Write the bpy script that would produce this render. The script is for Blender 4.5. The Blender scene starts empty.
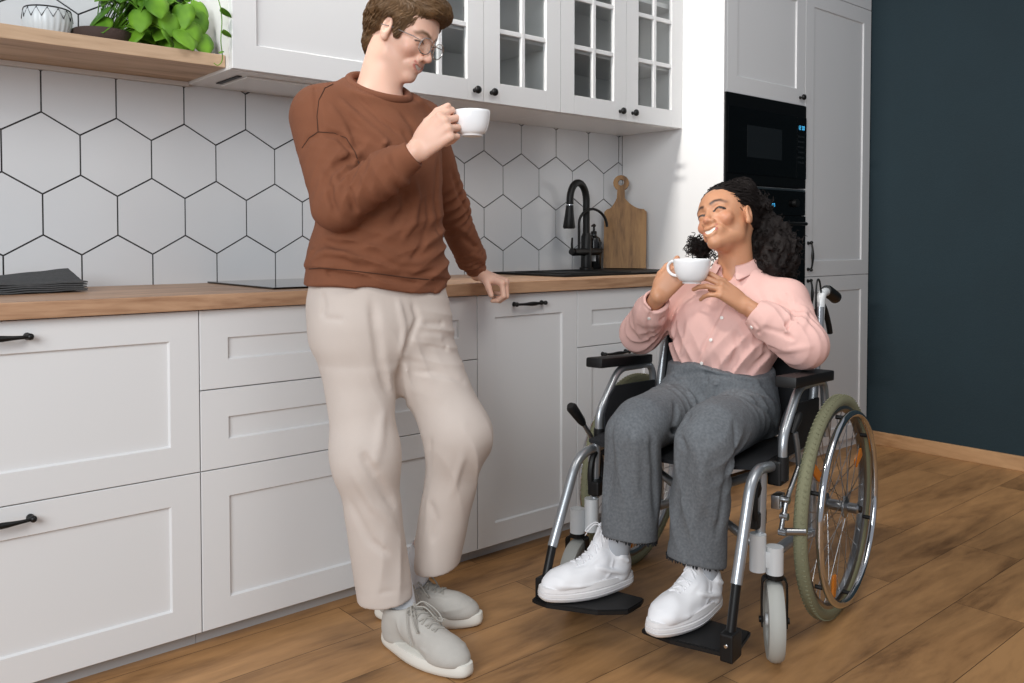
import bpy, bmesh, math, random
import numpy as np
from mathutils import Vector, Matrix, noise

random.seed(7)
SC = bpy.context.scene
COL = SC.collection
PI = math.pi
R = math.radians

# ------------------------------------------------------------------ camera
cam_data = bpy.data.cameras.new('camera')
cam = bpy.data.objects.new('camera', cam_data)
COL.objects.link(cam)
cam_data.sensor_width = 36.0
cam_data.lens = 860.637 / 1024 * 36
cam_data.shift_y = -(341.5 - 266.5128) / 1024
cam_data.clip_start = 0.05
cam.location = (-1.72453, -2.74529, 1.05331)
cam.rotation_euler = (PI / 2 - 0.0302, 0, -0.7104)
SC.camera = cam

# ------------------------------------------------------------------ light
SC.view_settings.view_transform = 'Standard'
SC.view_settings.look = 'None'
SC.view_settings.gamma = 1.0
SC.view_settings.exposure = 0.08
SC.view_settings.use_curve_mapping = False
world = bpy.data.worlds.new('room_ambience')
SC.world = world
world.use_nodes = True
world.node_tree.nodes['Background'].inputs[0].default_value = (0.86, 0.90, 1.0, 1)
world.node_tree.nodes['Background'].inputs[1].default_value = 0.34


def area(name, loc, target, sx, sy, power, color, spread=180):
    d = bpy.data.lights.new(name, 'AREA')
    d.shape = 'RECTANGLE'; d.size = sx; d.size_y = sy; d.energy = power; d.color = color
    d.spread = R(spread)
    o = bpy.data.objects.new(name, d)
    COL.objects.link(o)
    o.location = loc
    o.rotation_euler = (Vector(target) - Vector(loc)).to_track_quat('-Z', 'Y').to_euler()
    return o


area('window_light', (-3.9, -3.0, 2.2), (0.2, -0.5, 0.8), 2.2, 1.9, 132, (0.93, 0.97, 1.0))
area('ceiling_light', (-1.5, -0.55, 3.1), (1.3, -0.45, 1.5), 0.4, 0.10, 16, (1.0, 0.96, 0.90), spread=78)
area('room_lamp_light', (0.0, -2.6, 3.0), (0.2, -1.0, 0.4), 1.4, 1.0, 20, (1.0, 0.96, 0.90))


# ------------------------------------------------------------------ materials
def lin(c):
    return tuple(((v / 255) / 12.92 if v / 255 <= 0.04045 else ((v / 255 + 0.055) / 1.055) ** 2.4) for v in c) + (1.0,)


MATS = {}


def mat(name, rgb, rough=0.5, metal=0.0, bump=0.0, bscale=200.0, var=0.0, vscale=8.0, sss=0.0, coat=0.0,
        stretch=None, spec=0.5, emit=None, attr=None):
    """procedural principled material: optional colour variation and bump from noise"""
    m = bpy.data.materials.new(name); m.use_nodes = True
    nt = m.node_tree; N = nt.nodes; L = nt.links
    b = N['Principled BSDF']
    b.inputs['Base Color'].default_value = lin(rgb)
    b.inputs['Roughness'].default_value = rough
    b.inputs['Metallic'].default_value = metal
    b.inputs['Specular IOR Level'].default_value = spec
    b.inputs['Coat Weight'].default_value = coat
    if sss:
        b.inputs['Subsurface Weight'].default_value = sss
        b.inputs['Subsurface Radius'].default_value = (0.012, 0.005, 0.003)
    tc = N.new('ShaderNodeTexCoord')
    mp = N.new('ShaderNodeMapping')
    L.new(tc.outputs['Object'], mp.inputs['Vector'])
    if stretch: mp.inputs['Scale'].default_value = stretch
    src = None
    if attr:
        a = N.new('ShaderNodeAttribute'); a.attribute_name = attr; src = a.outputs['Color']
        L.new(src, b.inputs['Base Color'])
    if var:
        n = N.new('ShaderNodeTexNoise'); n.inputs['Scale'].default_value = vscale; n.inputs['Detail'].default_value = 6
        L.new(mp.outputs['Vector'], n.inputs['Vector'])
        r = N.new('ShaderNodeMapRange')
        r.inputs['From Min'].default_value = 0.25; r.inputs['From Max'].default_value = 0.75
        r.inputs['To Min'].default_value = 1 - var; r.inputs['To Max'].default_value = 1 + var
        L.new(n.outputs['Fac'], r.inputs['Value'])
        v = N.new('ShaderNodeVectorMath'); v.operation = 'SCALE'
        if src is not None: L.new(src, v.inputs[0])
        else: v.inputs[0].default_value = lin(rgb)[:3]
        L.new(r.outputs['Result'], v.inputs['Scale'])
        L.new(v.outputs['Vector'], b.inputs['Base Color'])
    if bump:
        n = N.new('ShaderNodeTexNoise'); n.inputs['Scale'].default_value = bscale; n.inputs['Detail'].default_value = 3
        L.new(mp.outputs['Vector'], n.inputs['Vector'])
        bp = N.new('ShaderNodeBump'); bp.inputs['Strength'].default_value = bump; bp.inputs['Distance'].default_value = 0.004
        L.new(n.outputs['Fac'], bp.inputs['Height']); L.new(bp.outputs['Normal'], b.inputs['Normal'])
    if emit:
        b.inputs['Emission Color'].default_value = lin(emit[0]); b.inputs['Emission Strength'].default_value = emit[1]
    MATS[name] = m
    return m


def wood_mat(name, dark, light, scale, stretch, rough=0.45, planks=None, knots=True):
    m = bpy.data.materials.new(name); m.use_nodes = True
    nt = m.node_tree; N = nt.nodes; L = nt.links
    b = N['Principled BSDF']; b.inputs['Roughness'].default_value = rough
    b.inputs['Specular IOR Level'].default_value = 0.35
    tc = N.new('ShaderNodeTexCoord')
    vec = tc.outputs['Object']
    if planks:
        br = N.new('ShaderNodeTexBrick'); br.offset = 0.37; br.offset_frequency = 2
        br.inputs['Scale'].default_value = 1.0
        br.inputs['Brick Width'].default_value = planks[0]; br.inputs['Row Height'].default_value = planks[1]
        br.inputs['Mortar Size'].default_value = 0.0011; br.inputs['Mortar Smooth'].default_value = 0.2
        br.inputs['Color1'].default_value = (0, 0, 0, 1); br.inputs['Color2'].default_value = (1, 1, 1, 1)
        br.inputs['Mortar'].default_value = (0.5, 0.5, 0.5, 1)
        L.new(vec, br.inputs['Vector'])
        sep = N.new('ShaderNodeVectorMath'); sep.operation = 'MULTIPLY_ADD'
        sep.inputs[1].default_value = (9.3, 5.1, 3.0)
        L.new(br.outputs['Color'], sep.inputs[0]); L.new(vec, sep.inputs[2])
        vec2 = sep.outputs['Vector']
    else:
        vec2 = vec
    mp = N.new('ShaderNodeMapping'); mp.inputs['Scale'].default_value = stretch
    L.new(vec2, mp.inputs['Vector'])
    n1 = N.new('ShaderNodeTexNoise'); n1.inputs['Scale'].default_value = scale; n1.inputs['Detail'].default_value = 8
    n1.inputs['Roughness'].default_value = 0.62; n1.inputs['Distortion'].default_value = 0.6
    L.new(mp.outputs['Vector'], n1.inputs['Vector'])
    n2 = N.new('ShaderNodeTexNoise'); n2.inputs['Scale'].default_value = scale * 6; n2.inputs['Detail'].default_value = 4
    L.new(mp.outputs['Vector'], n2.inputs['Vector'])
    mx = N.new('ShaderNodeMath'); mx.operation = 'MULTIPLY_ADD'; mx.inputs[1].default_value = 0.28
    L.new(n2.outputs['Fac'], mx.inputs[0]); L.new(n1.outputs['Fac'], mx.inputs[2])
    cr = N.new('ShaderNodeValToRGB')
    cr.color_ramp.elements[0].position = 0.44; cr.color_ramp.elements[0].color = lin(dark)
    cr.color_ramp.elements[1].position = 0.78; cr.color_ramp.elements[1].color = lin(light)
    mid = cr.color_ramp.elements.new(0.60)
    mid.color = lin(tuple(d * 0.35 + l * 0.65 for d, l in zip(dark, light)))
    L.new(mx.outputs[0], cr.inputs['Fac'])
    col = cr.outputs['Color']
    if planks:
        # every plank a little lighter or darker, dark joints between them
        mr = N.new('ShaderNodeMapRange'); mr.inputs['To Min'].default_value = 0.86; mr.inputs['To Max'].default_value = 1.10
        L.new(br.outputs['Color'], mr.inputs['Value'])
        sc = N.new('ShaderNodeVectorMath'); sc.operation = 'SCALE'
        L.new(col, sc.inputs[0]); L.new(mr.outputs['Result'], sc.inputs['Scale'])
        mj = N.new('ShaderNodeMix'); mj.data_type = 'RGBA'
        L.new(br.outputs['Fac'], mj.inputs[0]); L.new(sc.outputs['Vector'], mj.inputs[6])
        mj.inputs[7].default_value = lin(tuple(v * 0.74 for v in dark))
        col = mj.outputs[2]
        bp = N.new('ShaderNodeBump'); bp.inputs['Strength'].default_value = 0.3; bp.inputs['Distance'].default_value = 0.001
        inv = N.new('ShaderNodeMath'); inv.operation = 'SUBTRACT'; inv.inputs[0].default_value = 1.0
        L.new(br.outputs['Fac'], inv.inputs[1]); L.new(inv.outputs[0], bp.inputs['Height'])
        L.new(bp.outputs['Normal'], b.inputs['Normal'])
    L.new(col, b.inputs['Base Color'])
    MATS[name] = m
    return m


mat('white_lacquer', (222, 222, 222), 0.38, spec=0.4)
mat('white_gloss', (232, 231, 229), 0.16, spec=0.5)
mat('tile', (210, 212, 214), 0.16, spec=0.5, var=0.012, vscale=3)
mat('grout', (52, 50, 50), 0.9)
mat('wall_teal', (22, 42, 50), 0.85, bump=0.25, bscale=120, var=0.10, vscale=3)
mat('wall_white', (228, 227, 224), 0.7)
mat('plinth', (186, 186, 186), 0.5)
mat('black_metal', (13, 13, 13), 0.42, spec=0.35)
mat('black_plastic', (17, 17, 18), 0.5, spec=0.35)
mat('black_gloss', (8, 9, 10), 0.08, spec=0.6)
mat('oven_glass', (5, 6, 7), 0.12, spec=0.3)
mat('oven_frame', (9, 10, 11), 0.35, spec=0.25)
mat('oven_window', (26, 29, 31), 0.22)
mat('black_fabric', (22, 24, 28), 0.85, bump=0.4, bscale=400)
mat('sink_composite', (14, 14, 14), 0.6, spec=0.3)
mat('led_blue', (60, 150, 190), 0.5, emit=((70, 170, 215), 1.1))
mat('silver_paint', (176, 180, 184), 0.32, metal=0.75)
mat('grey_paint', (205, 207, 208), 0.4, metal=0.1)
mat('dark_silver', (120, 124, 128), 0.35, metal=0.8)
mat('chrome', (215, 217, 220), 0.10, metal=1.0)
mat('steel', (165, 166, 168), 0.28, metal=1.0)
mat('tyre_green', (126, 125, 98), 0.8, bump=0.5, bscale=260)
mat('tyre_grey', (172, 172, 166), 0.7)
mat('reflector_orange', (225, 130, 30), 0.25)
mat('porcelain', (240, 241, 243), 0.14, coat=0.3)
mat('linen_grey', (78, 79, 80), 0.95, bump=0.6, bscale=500, var=0.18, vscale=90)
mat('soil', (45, 35, 28), 0.95)
mat('ceramic_black', (30, 30, 32), 0.4)
mat('ceramic_white', (205, 210, 212), 0.35)
mat('wicker_dark', (66, 50, 44), 0.8, bump=0.5, bscale=300)
mat('bottle_black', (16, 16, 17), 0.2)
mat('label_white', (205, 205, 203), 0.6)
mat('glass_ware', (52, 48, 62), 0.2)
mat('shelf_trim', (205, 200, 195), 0.5)
wood_mat('floor_wood', (112, 80, 50), (180, 136, 90), 2.2, (0.7, 3.4, 1.0), 0.40, planks=(1.38, 0.19))
wood_mat('worktop_wood', (150, 112, 84), (198, 160, 128), 5.0, (0.5, 4.0, 4.0), 0.42)
wood_mat('shelf_wood', (158, 128, 100), (204, 174, 144), 5.0, (0.4, 4.0, 4.0), 0.5)
wood_mat('board_wood', (96, 66, 38), (160, 122, 78), 4.5, (4.0, 4.0, 0.7), 0.55)
wood_mat('baseboard_wood', (150, 112, 76), (190, 150, 110), 4.0, (3.0, 0.5, 3.0), 0.5)

g = bpy.data.materials.new('pane_glass'); g.use_nodes = True
nt = g.node_tree
for n in list(nt.nodes): nt.nodes.remove(n)
o_ = nt.nodes.new('ShaderNodeOutputMaterial'); tr = nt.nodes.new('ShaderNodeBsdfTransparent')
gl = nt.nodes.new('ShaderNodeBsdfGlossy'); gl.inputs['Roughness'].default_value = 0.03
fr = nt.nodes.new('ShaderNodeMath'); fr.operation = 'MULTIPLY_ADD'; fr.inputs[1].default_value = 0.35; fr.inputs[2].default_value = 0.04
lw = nt.nodes.new('ShaderNodeLayerWeight'); lw.inputs['Blend'].default_value = 0.3
pw = nt.nodes.new('ShaderNodeMath'); pw.operation = 'POWER'; pw.inputs[1].default_value = 3.0
nt.links.new(lw.outputs['Facing'], pw.inputs[0]); nt.links.new(pw.outputs[0], fr.inputs[0])
ms = nt.nodes.new('ShaderNodeMixShader'); tr.inputs[0].default_value = (0.90, 0.91, 0.91, 1)
nt.links.new(fr.outputs[0], ms.inputs[0]); nt.links.new(tr.outputs[0], ms.inputs[1]); nt.links.new(gl.outputs[0], ms.inputs[2])
nt.links.new(ms.outputs[0], o_.inputs[0]); MATS['pane_glass'] = g

leaf = bpy.data.materials.new('leaf'); leaf.use_nodes = True
nt = leaf.node_tree; b = nt.nodes['Principled BSDF']; b.inputs['Roughness'].default_value = 0.55; b.inputs['Specular IOR Level'].default_value = 0.3
gi = nt.nodes.new('ShaderNodeTexNoise'); gi.inputs['Scale'].default_value = 14
tc = nt.nodes.new('ShaderNodeTexCoord'); nt.links.new(tc.outputs['Object'], gi.inputs['Vector'])
cr = nt.nodes.new('ShaderNodeValToRGB')
cr.color_ramp.elements[0].position = .35; cr.color_ramp.elements[0].color = lin((62, 106, 20))
cr.color_ramp.elements[1].position = .65; cr.color_ramp.elements[1].color = lin((112, 160, 40))
nt.links.new(gi.outputs['Fac'], cr.inputs['Fac']); nt.links.new(cr.outputs['Color'], b.inputs['Base Color'])
b.inputs['Transmission Weight'].default_value = 0.0
MATS['leaf'] = leaf


# ------------------------------------------------------------------ object helpers
def thing(name, label, cat, loc=(0, 0, 0), rotz=0.0, group=None):
    o = bpy.data.objects.new(name, None)
    COL.objects.link(o)
    o.location = loc; o.rotation_euler = (0, 0, rotz)
    o.empty_display_size = 0.05
    o['label'] = label; o['category'] = cat
    if group: o['group'] = group
    return o


def tag(o, label, cat, group=None):
    o['label'] = label; o['category'] = cat
    if group: o['group'] = group
    return o


def obj(name, bm, material, parent=None, smooth=False, label=None, angle=None):
    """link a bmesh as one mesh object; coordinates are in the parent's frame"""
    me = bpy.data.meshes.new(name)
    bmesh.ops.recalc_face_normals(bm, faces=bm.faces)
    bm.to_mesh(me); bm.free()
    for m in (material if isinstance(material, (list, tuple)) else [material]):
        me.materials.append(MATS[m])
    o = bpy.data.objects.new(name, me)
    COL.objects.link(o)
    if parent is not None: o.parent = parent
    if label: o['label'] = label
    if smooth or angle:
        me.polygons.foreach_set('use_smooth', [True] * len(me.polygons))
        me.set_sharp_from_angle(angle=R(angle or 40))
    return o


def struct(o):
    o['kind'] = 'structure'; return o


def box(bm, x0, x1, y0, y1, z0, z1, bevel=0.0, mi=0, M=None):
    vs = [bm.verts.new((x, y, z)) for z in (z0, z1) for y in (y0, y1) for x in (x0, x1)]
    fs = [(0, 2, 3, 1), (4, 5, 7, 6), (0, 1, 5, 4), (2, 6, 7, 3), (0, 4, 6, 2), (1, 3, 7, 5)]
    faces = [bm.faces.new([vs[i] for i in f]) for f in fs]
    for f in faces: f.material_index = mi
    if M is not None:
        for v in vs: v.co = M @ v.co
    if bevel:
        es = {e for f in faces for e in f.edges}
        r = bmesh.ops.bevel(bm, geom=list(es), offset=bevel, segments=2, affect='EDGES', profile=0.6)
        for f in r['faces']: f.material_index = mi
    return bm


def B(*a, **k):
    bm = bmesh.new(); box(bm, *a, **k); return bm


def smooth_path(pts, n=8):
    """Catmull-Rom through pts (x, y, z, r)"""
    P = [np.array(p, float) for p in pts]
    P = [2 * P[0] - P[1]] + P + [2 * P[-1] - P[-2]]
    out = []
    for i in range(1, len(P) - 2):
        p0, p1, p2, p3 = P[i - 1:i + 3]
        for k in range(n):
            t = k / n
            out.append(0.5 * ((2 * p1) + (-p0 + p2) * t + (2 * p0 - 5 * p1 + 4 * p2 - p3) * t * t + (-p0 + 3 * p1 - 3 * p2 + p3) * t ** 3))
    out.append(P[-2])
    return out


def fillet(pts, rad=0.05, n=6):
    """round the corners of a polyline (x, y, z) with arcs"""
    P = [Vector(p) for p in pts]
    out = [P[0]]
    for i in range(1, len(P) - 1):
        a, b, c = P[i - 1], P[i], P[i + 1]
        r = min(rad, (a - b).length * 0.48, (c - b).length * 0.48)
        p, q = b + (a - b).normalized() * r, b + (c - b).normalized() * r
        for k in range(n + 1):
            t = k / n
            out.append(p * (1 - t) ** 2 + b * 2 * t * (1 - t) + q * t * t)
    out.append(P[-1])
    return out


def tube(bm, pts, r, seg=14, closed=False, cap=True, mi=0):
    """tube along pts; r a number or one per point"""
    P = [Vector(p[:3]) for p in pts]
    n = len(P)
    rs = [r] * n if isinstance(r, (int, float)) else list(r)
    rings = []
    T0 = (P[1] - P[0]).normalized()
    up = Vector((0, 0, 1)) if abs(T0.z) < 0.9 else Vector((1, 0, 0))
    nrm = T0.cross(up).normalized()
    for i in range(n):
        if closed: T = (P[(i + 1) % n] - P[i - 1]).normalized()
        else: T = (P[min(i + 1, n - 1)] - P[max(i - 1, 0)]).normalized()
        nrm = (nrm - T * nrm.dot(T))
        nrm.normalize()
        bn = T.cross(nrm)
        rings.append([bm.verts.new(P[i] + (nrm * math.cos(2 * PI * k / seg) + bn * math.sin(2 * PI * k / seg)) * rs[i]) for k in range(seg)])
    for i in range(n if closed else n - 1):
        a, b2 = rings[i], rings[(i + 1) % n]
        for k in range(seg):
            f = bm.faces.new((a[k], a[(k + 1) % seg], b2[(k + 1) % seg], b2[k])); f.material_index = mi
    if cap and not closed:
        bm.faces.new(rings[0][::-1]).material_index = mi; bm.faces.new(rings[-1]).material_index = mi
    return bm


def T(pts, r, **k):
    bm = bmesh.new(); tube(bm, pts, r, **k); return bm


def lathe(bm, prof, seg=32, axis='z', M=None, mi=0):
    """revolve (radius, height) pairs"""
    rings = []; new = []
    for (r, h) in prof:
        ring = []
        for k in range(seg if r > 1e-6 else 1):
            a = 2 * PI * k / seg
            x, y = r * math.cos(a), r * math.sin(a)
            p = Vector((x, y, h)) if axis == 'z' else (Vector((x, h, y)) if axis == 'y' else Vector((h, x, y)))
            v = bm.verts.new(M @ p if M is not None else p); ring.append(v); new.append(v)
        rings.append(ring)
    for a, b2 in zip(rings, rings[1:]):
        for k in range(seg):
            if len(a) == 1 and len(b2) == 1: continue
            if len(a) == 1: f = bm.faces.new((a[0], b2[k], b2[(k + 1) % seg]))
            elif len(b2) == 1: f = bm.faces.new((a[k], a[(k + 1) % seg], b2[0]))
            else: f = bm.faces.new((a[k], a[(k + 1) % seg], b2[(k + 1) % seg], b2[k]))
            f.material_index = mi
    return bm


def Lt(prof, **k):
    bm = bmesh.new(); lathe(bm, prof, **k); return bm


def prism(bm, poly, z0, z1, M=None, mi=0, bevel=0.0):
    """extrude a 2-D polygon (x, y) from z0 to z1"""
    a = [bm.verts.new(M @ Vector((x, y, z0)) if M is not None else (x, y, z0)) for x, y in poly]
    b2 = [bm.verts.new(M @ Vector((x, y, z1)) if M is not None else (x, y, z1)) for x, y in poly]
    n = len(poly)
    fs = [bm.faces.new(a[::-1]), bm.faces.new(b2)] + [bm.faces.new((a[i], a[(i + 1) % n], b2[(i + 1) % n], b2[i])) for i in range(n)]
    for f in fs: f.material_index = mi
    if bevel:
        es = set(fs[0].edges) | set(fs[1].edges)
        bmesh.ops.bevel(bm, geom=list(es), offset=bevel, segments=2, affect='EDGES')
    return bm
# ------------------------------------------------------------------ the setting
XS = 1.322      # side of the tall units, where the tiled run ends
XR = 2.595      # dark wall on the right
YF = -0.569     # front plane of the base and tall units
YU = -0.352     # front plane of the wall units
ZT = 0.9168     # top of the worktop

bm = bmesh.new()
box(bm, -3.2, XR, -4.2, 0.05, -0.03, 0.0)
struct(obj('floor', bm, 'floor_wood'))
struct(obj('wall_right', B(XR, XR + 0.12, -4.2, 0.12, 0, 2.7), 'wall_teal'))
struct(obj('baseboard_right', B(XR - 0.016, XR, -4.2, YF - 0.001, 0, 0.068, bevel=0.003), 'baseboard_wood'))

# tiled back wall: elongated-row hexagons over dark grout
HW, HX0, HZ0 = 0.2026, -1.235, 1.4203
HS = HW / math.sqrt(3)


def clip(poly, x0, x1, z0, z1):
    def cut(p, ax, lim, sgn):
        out = []
        for i in range(len(p)):
            a, b2 = p[i - 1], p[i]
            da, db = sgn * (a[ax] - lim), sgn * (b2[ax] - lim)
            if (da > 0) != (db > 0):
                t = da / (da - db)
                out.append((a[0] + t * (b2[0] - a[0]), a[1] + t * (b2[1] - a[1])))
            if db > 0: out.append(b2)
        return out
    for ax, lim, sgn in ((0, x0, 1), (0, x1, -1), (1, z0, 1), (1, z1, -1)):
        if poly: poly = cut(poly, ax, lim, sgn)
    return poly


bm = bmesh.new()
box(bm, -3.2, XR, 0.004, 0.12, 0.0, 2.7, mi=1)
for j in range(-8, 6):
    zc = HZ0 - HS - 1.5 * HS * j
    for i in range(-8, 16):
        xc = HX0 + (i + (0.5 if j % 2 == 0 else 0.0)) * HW
        s = HS - 0.0027
        poly = [(xc + s * math.sin(k * PI / 3), zc + s * math.cos(k * PI / 3)) for k in range(6)]
        full = poly
        for x0_, x1_ in ((-3.0, XS - 0.024), (XS - 0.020, XS)):
          poly = clip(full, x0_, x1_, 0.90, 2.6)
          if len(poly) < 3: continue
          a = [bm.verts.new((x, 0.0, z)) for x, z in poly]
          b2 = [bm.verts.new((x, 0.005, z)) for x, z in poly]
          bm.faces.new(a[::-1])
          for k in range(len(a)):
            bm.faces.new((a[k], a[(k + 1) % len(a)], b2[(k + 1) % len(a)], b2[k]))
struct(obj('wall_back', bm, ['tile', 'grout']))


# ------------------------------------------------------------------ shaker fronts
def shaker(bm, x0, x1, z0, z1, y=YF, t=0.019, fr=0.073, dep=0.007, slope=0.004):
    """frame and sunken panel as one closed front facing -Y"""
    g = 0.0014
    x0 += g; x1 -= g; z0 += g; z1 -= g
    e = 0.0012
    rect = lambda a, yy: [bm.verts.new(p) for p in ((x0 + a, yy, z0 + a), (x1 - a, yy, z0 + a), (x1 - a, yy, z1 - a), (x0 + a, yy, z1 - a))]
    L = [rect(0, y + t), rect(0, y + e), rect(e, y), rect(fr, y), rect(fr + slope, y + dep)]
    bm.faces.new(L[0])
    for a, b2 in zip(L, L[1:]):
        for k in range(4): bm.faces.new((a[k], a[(k + 1) % 4], b2[(k + 1) % 4], b2[k]))
    bm.faces.new(L[-1][::-1])
    return bm


def bow_handle(parent, xc, zc, y=YF, half=0.062, vertical=False):
    """black bow handle with round rosettes at both ends"""
    bm = bmesh.new()
    d = 0.026
    pts = []
    for k in range(13):
        u = -1 + 2 * k / 12
        yy = -d + 0.008 * abs(u) ** 3
        rr = 0.0042 + 0.0032 * math.exp(-(u / 0.42) ** 2)
        pts.append(((u * half), yy, -0.0, rr))
    conv = (lambda a, b2, c: (xc + c, y + b2, zc + a)) if vertical else (lambda a, b2, c: (xc + a, y + b2, zc + c))
    tube(bm, [conv(p[0], p[1], 0) for p in pts], [p[3] for p in pts], seg=12)
    for s in (-1, 1):
        tube(bm, [conv(s * half, 0, 0), conv(s * half, -0.006, 0), conv(s * half, -0.012, 0), conv(s * half, -d + 0.006, 0)], [0.0085, 0.0075, 0.005, 0.0055], seg=14)
        # scrolled end ball
        M = Matrix.Translation(conv(s * (half + 0.003), -d + 0.007, 0))
        bmesh.ops.create_uvsphere(bm, u_segments=12, v_segments=8, radius=0.0078, matrix=M)
    return obj('handle', bm, 'black_metal', parent, smooth=True)


def knob(parent, x, z, y=YU):
    prof = [(0.0, -0.0), (0.0075, 0.0), (0.0075, -0.002), (0.0045, -0.004), (0.0042, -0.010), (0.008, -0.013), (0.0128, -0.017), (0.0140, -0.021), (0.0125, -0.026), (0.0075, -0.0295), (0.0, -0.031)]
    bm = bmesh.new()
    lathe(bm, prof, seg=20, axis='y', M=Matrix.Translation((x, y, z)))
    return obj('knob', bm, 'black_metal', parent, smooth=True)


# ------------------------------------------------------------------ base units
def base_unit(label, x0, x1, fronts, name='base_cabinet', cat='cabinet'):
    t = thing(name, label, cat, ((x0 + x1) / 2, -0.28, 0))
    off = Vector(t.location)
    def P(o): o.location = -off; return o
    P(obj('cabinet_body', B(x0 + 0.0006, x1 - 0.0006, YF + 0.0196, -0.006, 0.05, 0.8772), 'white_lacquer', t))
    P(obj('plinth', B(x0 + 0.0006, x1 - 0.0006, YF + 0.048, YF + 0.064, 0.0, 0.05), 'plinth', t))
    for kind, z0, z1, hs in fronts:
        bm = bmesh.new(); shaker(bm, x0, x1, z0, z1)
        f = P(obj(kind, bm, 'white_lacquer', t))
        for (hx, hz) in hs: bow_handle(f, hx, hz)
    return t


Z0, ZA, ZB, Z1 = 0.044, 0.4605, 0.669, 0.876
base_unit('wide white base cabinet with two deep drawers at left edge of photo, under folded cloth', -1.806, -0.903,
          [('drawer', ZA, Z1, [(-1.3545, 0.838)]), ('drawer', Z0, ZA, [(-1.3545, 0.4265)])])
base_unit('wide white base cabinet with three drawers directly behind the standing man', -0.903, 0.0,
          [('drawer', ZB, Z1, []), ('drawer', ZA, ZB, []), ('drawer', Z0, ZA, [(-0.4515, 0.4265)])])
base_unit('narrow white full-height door with black bow handle below the hand resting on worktop', 0.0, 0.4563,
          [('door', Z0, Z1, [(0.218, 0.840)])], name='dishwasher_cabinet')
base_unit('white base cabinet with small top drawer over a door, under the black faucet', 0.4563, 0.900,
          [('drawer', ZB, Z1, []), ('door', Z0, ZB, [(0.648, 0.636)])])
base_unit('white base cabinet in the corner beside the tall oven unit, mostly behind seated woman', 0.900, XS,
          [('drawer', ZB, Z1, []), ('door', Z0, ZB, [])])

# worktop with a cut-out for the sink
bm = bmesh.new()
box(bm, -2.3, XS - 0.0006, -0.590, -0.0008, 0.8778, ZT, bevel=0.003)
tag(obj('worktop', bm, 'worktop_wood'), 'long light oak wooden worktop running over the white base cabinets', 'worktop')

# hob
t = thing('induction_hob', 'black glass hob set on worktop left of standing man', 'hob', (-0.38, -0.26, ZT))
bm = bmesh.new(); box(bm, -0.29, 0.29, -0.245, 0.235, 0.0004, 0.006, bevel=0.0015)
obj('glass_plate', bm, 'black_gloss', t)

# sink
t = thing('kitchen_sink', 'black composite sink let into worktop below the black faucet', 'sink', (0.86, -0.27, ZT))
bm = bmesh.new()
box(bm, -0.36, 0.40, -0.19, 0.235, 0.0004, 0.009, bevel=0.003)
obj('sink_deck', bm, 'sink_composite', t)
bm = bmesh.new()
prof = [(-0.30, -0.16), (0.02, -0.16), (0.02, 0.14), (-0.30, 0.14)]
for (x0, x1, y0, y1) in ((-0.31, 0.03, -0.17, -0.155), (-0.31, 0.03, 0.135, 0.15), (-0.31, -0.295, -0.155, 0.135), (0.015, 0.03, -0.155, 0.135)):
    box(bm, x0, x1, y0, y1, 0.009, 0.0125, bevel=0.001)
obj('basin_rim', bm, 'sink_composite', t)

# ------------------------------------------------------------------ wall units
def glass_door(parent, off, x0, x1, z0, z1, knob_x, rows, pane_h=0.1875):
    g = 0.0014
    X0, X1, Za, Zb = x0 + g, x1 - g, z0 + g, z1 - g
    fr = 0.073
    bm = bmesh.new()
    y0, y1 = YU, YU + 0.019
    box(bm, X0, X0 + fr, y0, y1, Za, Zb, bevel=0.001)
    box(bm, X1 - fr, X1, y0, y1, Za, Zb, bevel=0.001)
    box(bm, X0 + fr, X1 - fr, y0, y1, Za, Za + fr, bevel=0.001)
    box(bm, X0 + fr, X1 - fr, y0, y1, Zb - fr, Zb, bevel=0.001)
    xm = (X0 + X1) / 2
    box(bm, xm - 0.009, xm + 0.009, y0 + 0.002, y1 - 0.002, Za + fr, Zb - fr, bevel=0.003)
    H = (Zb - fr) - (Za + fr)
    for k in range(1, rows):
        zz = Za + fr + H * k / rows
        box(bm, X0 + fr, X1 - fr, y0 + 0.003, y1 - 0.003, zz - 0.009, zz + 0.009, bevel=0.003)
    d = obj('glass_door', bm, 'white_lacquer', parent); d.location = -off
    p = obj('pane', B(X0 + fr - 0.004, X1 - fr + 0.004, y1 - 0.006, y1 - 0.003, Za + fr - 0.004, Zb - fr + 0.004), 'pane_glass', d)
    knob(d, knob_x, z0 + 0.037)
    return d


ZU0, ZU1 = 1.544, 2.450


def wall_unit(label, x0, x1, split, shelves, kn):
    t = thing('wall_cabinet', label, 'cabinet', ((x0 + x1) / 2, -0.16, ZU0))
    off = Vector(t.location)
    bm = bmesh.new(); e = 0.0006; yb, yf = -0.002, YU + 0.0196
    box(bm, x0 + e, x0 + 0.018, yf, yb, ZU0, ZU1); box(bm, x1 - 0.018, x1 - e, yf, yb, ZU0, ZU1)
    box(bm, x0 + 0.018, x1 - 0.018, yf, yb, ZU0, ZU0 + 0.018); box(bm, x0 + 0.018, x1 - 0.018, yf, yb, ZU1 - 0.018, ZU1)
    box(bm, x0 + 0.018, x1 - 0.018, yb - 0.006, yb, ZU0 + 0.018, ZU1 - 0.018)
    c = obj('cabinet_body', bm, 'white_gloss', t); c.location = -off
    for z in shelves:
        s = obj('shelf', B(x0 + 0.0185, x1 - 0.0185, yf + 0.01, yb - 0.0065, z - 0.009, z + 0.009), 'white_lacquer', t); s.location = -off
    glass_door(t, off, x0, split, ZU0, ZU1, kn[0], 4)
    glass_door(t, off, split, x1, ZU0, ZU1, kn[1], 4)
    return t


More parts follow.
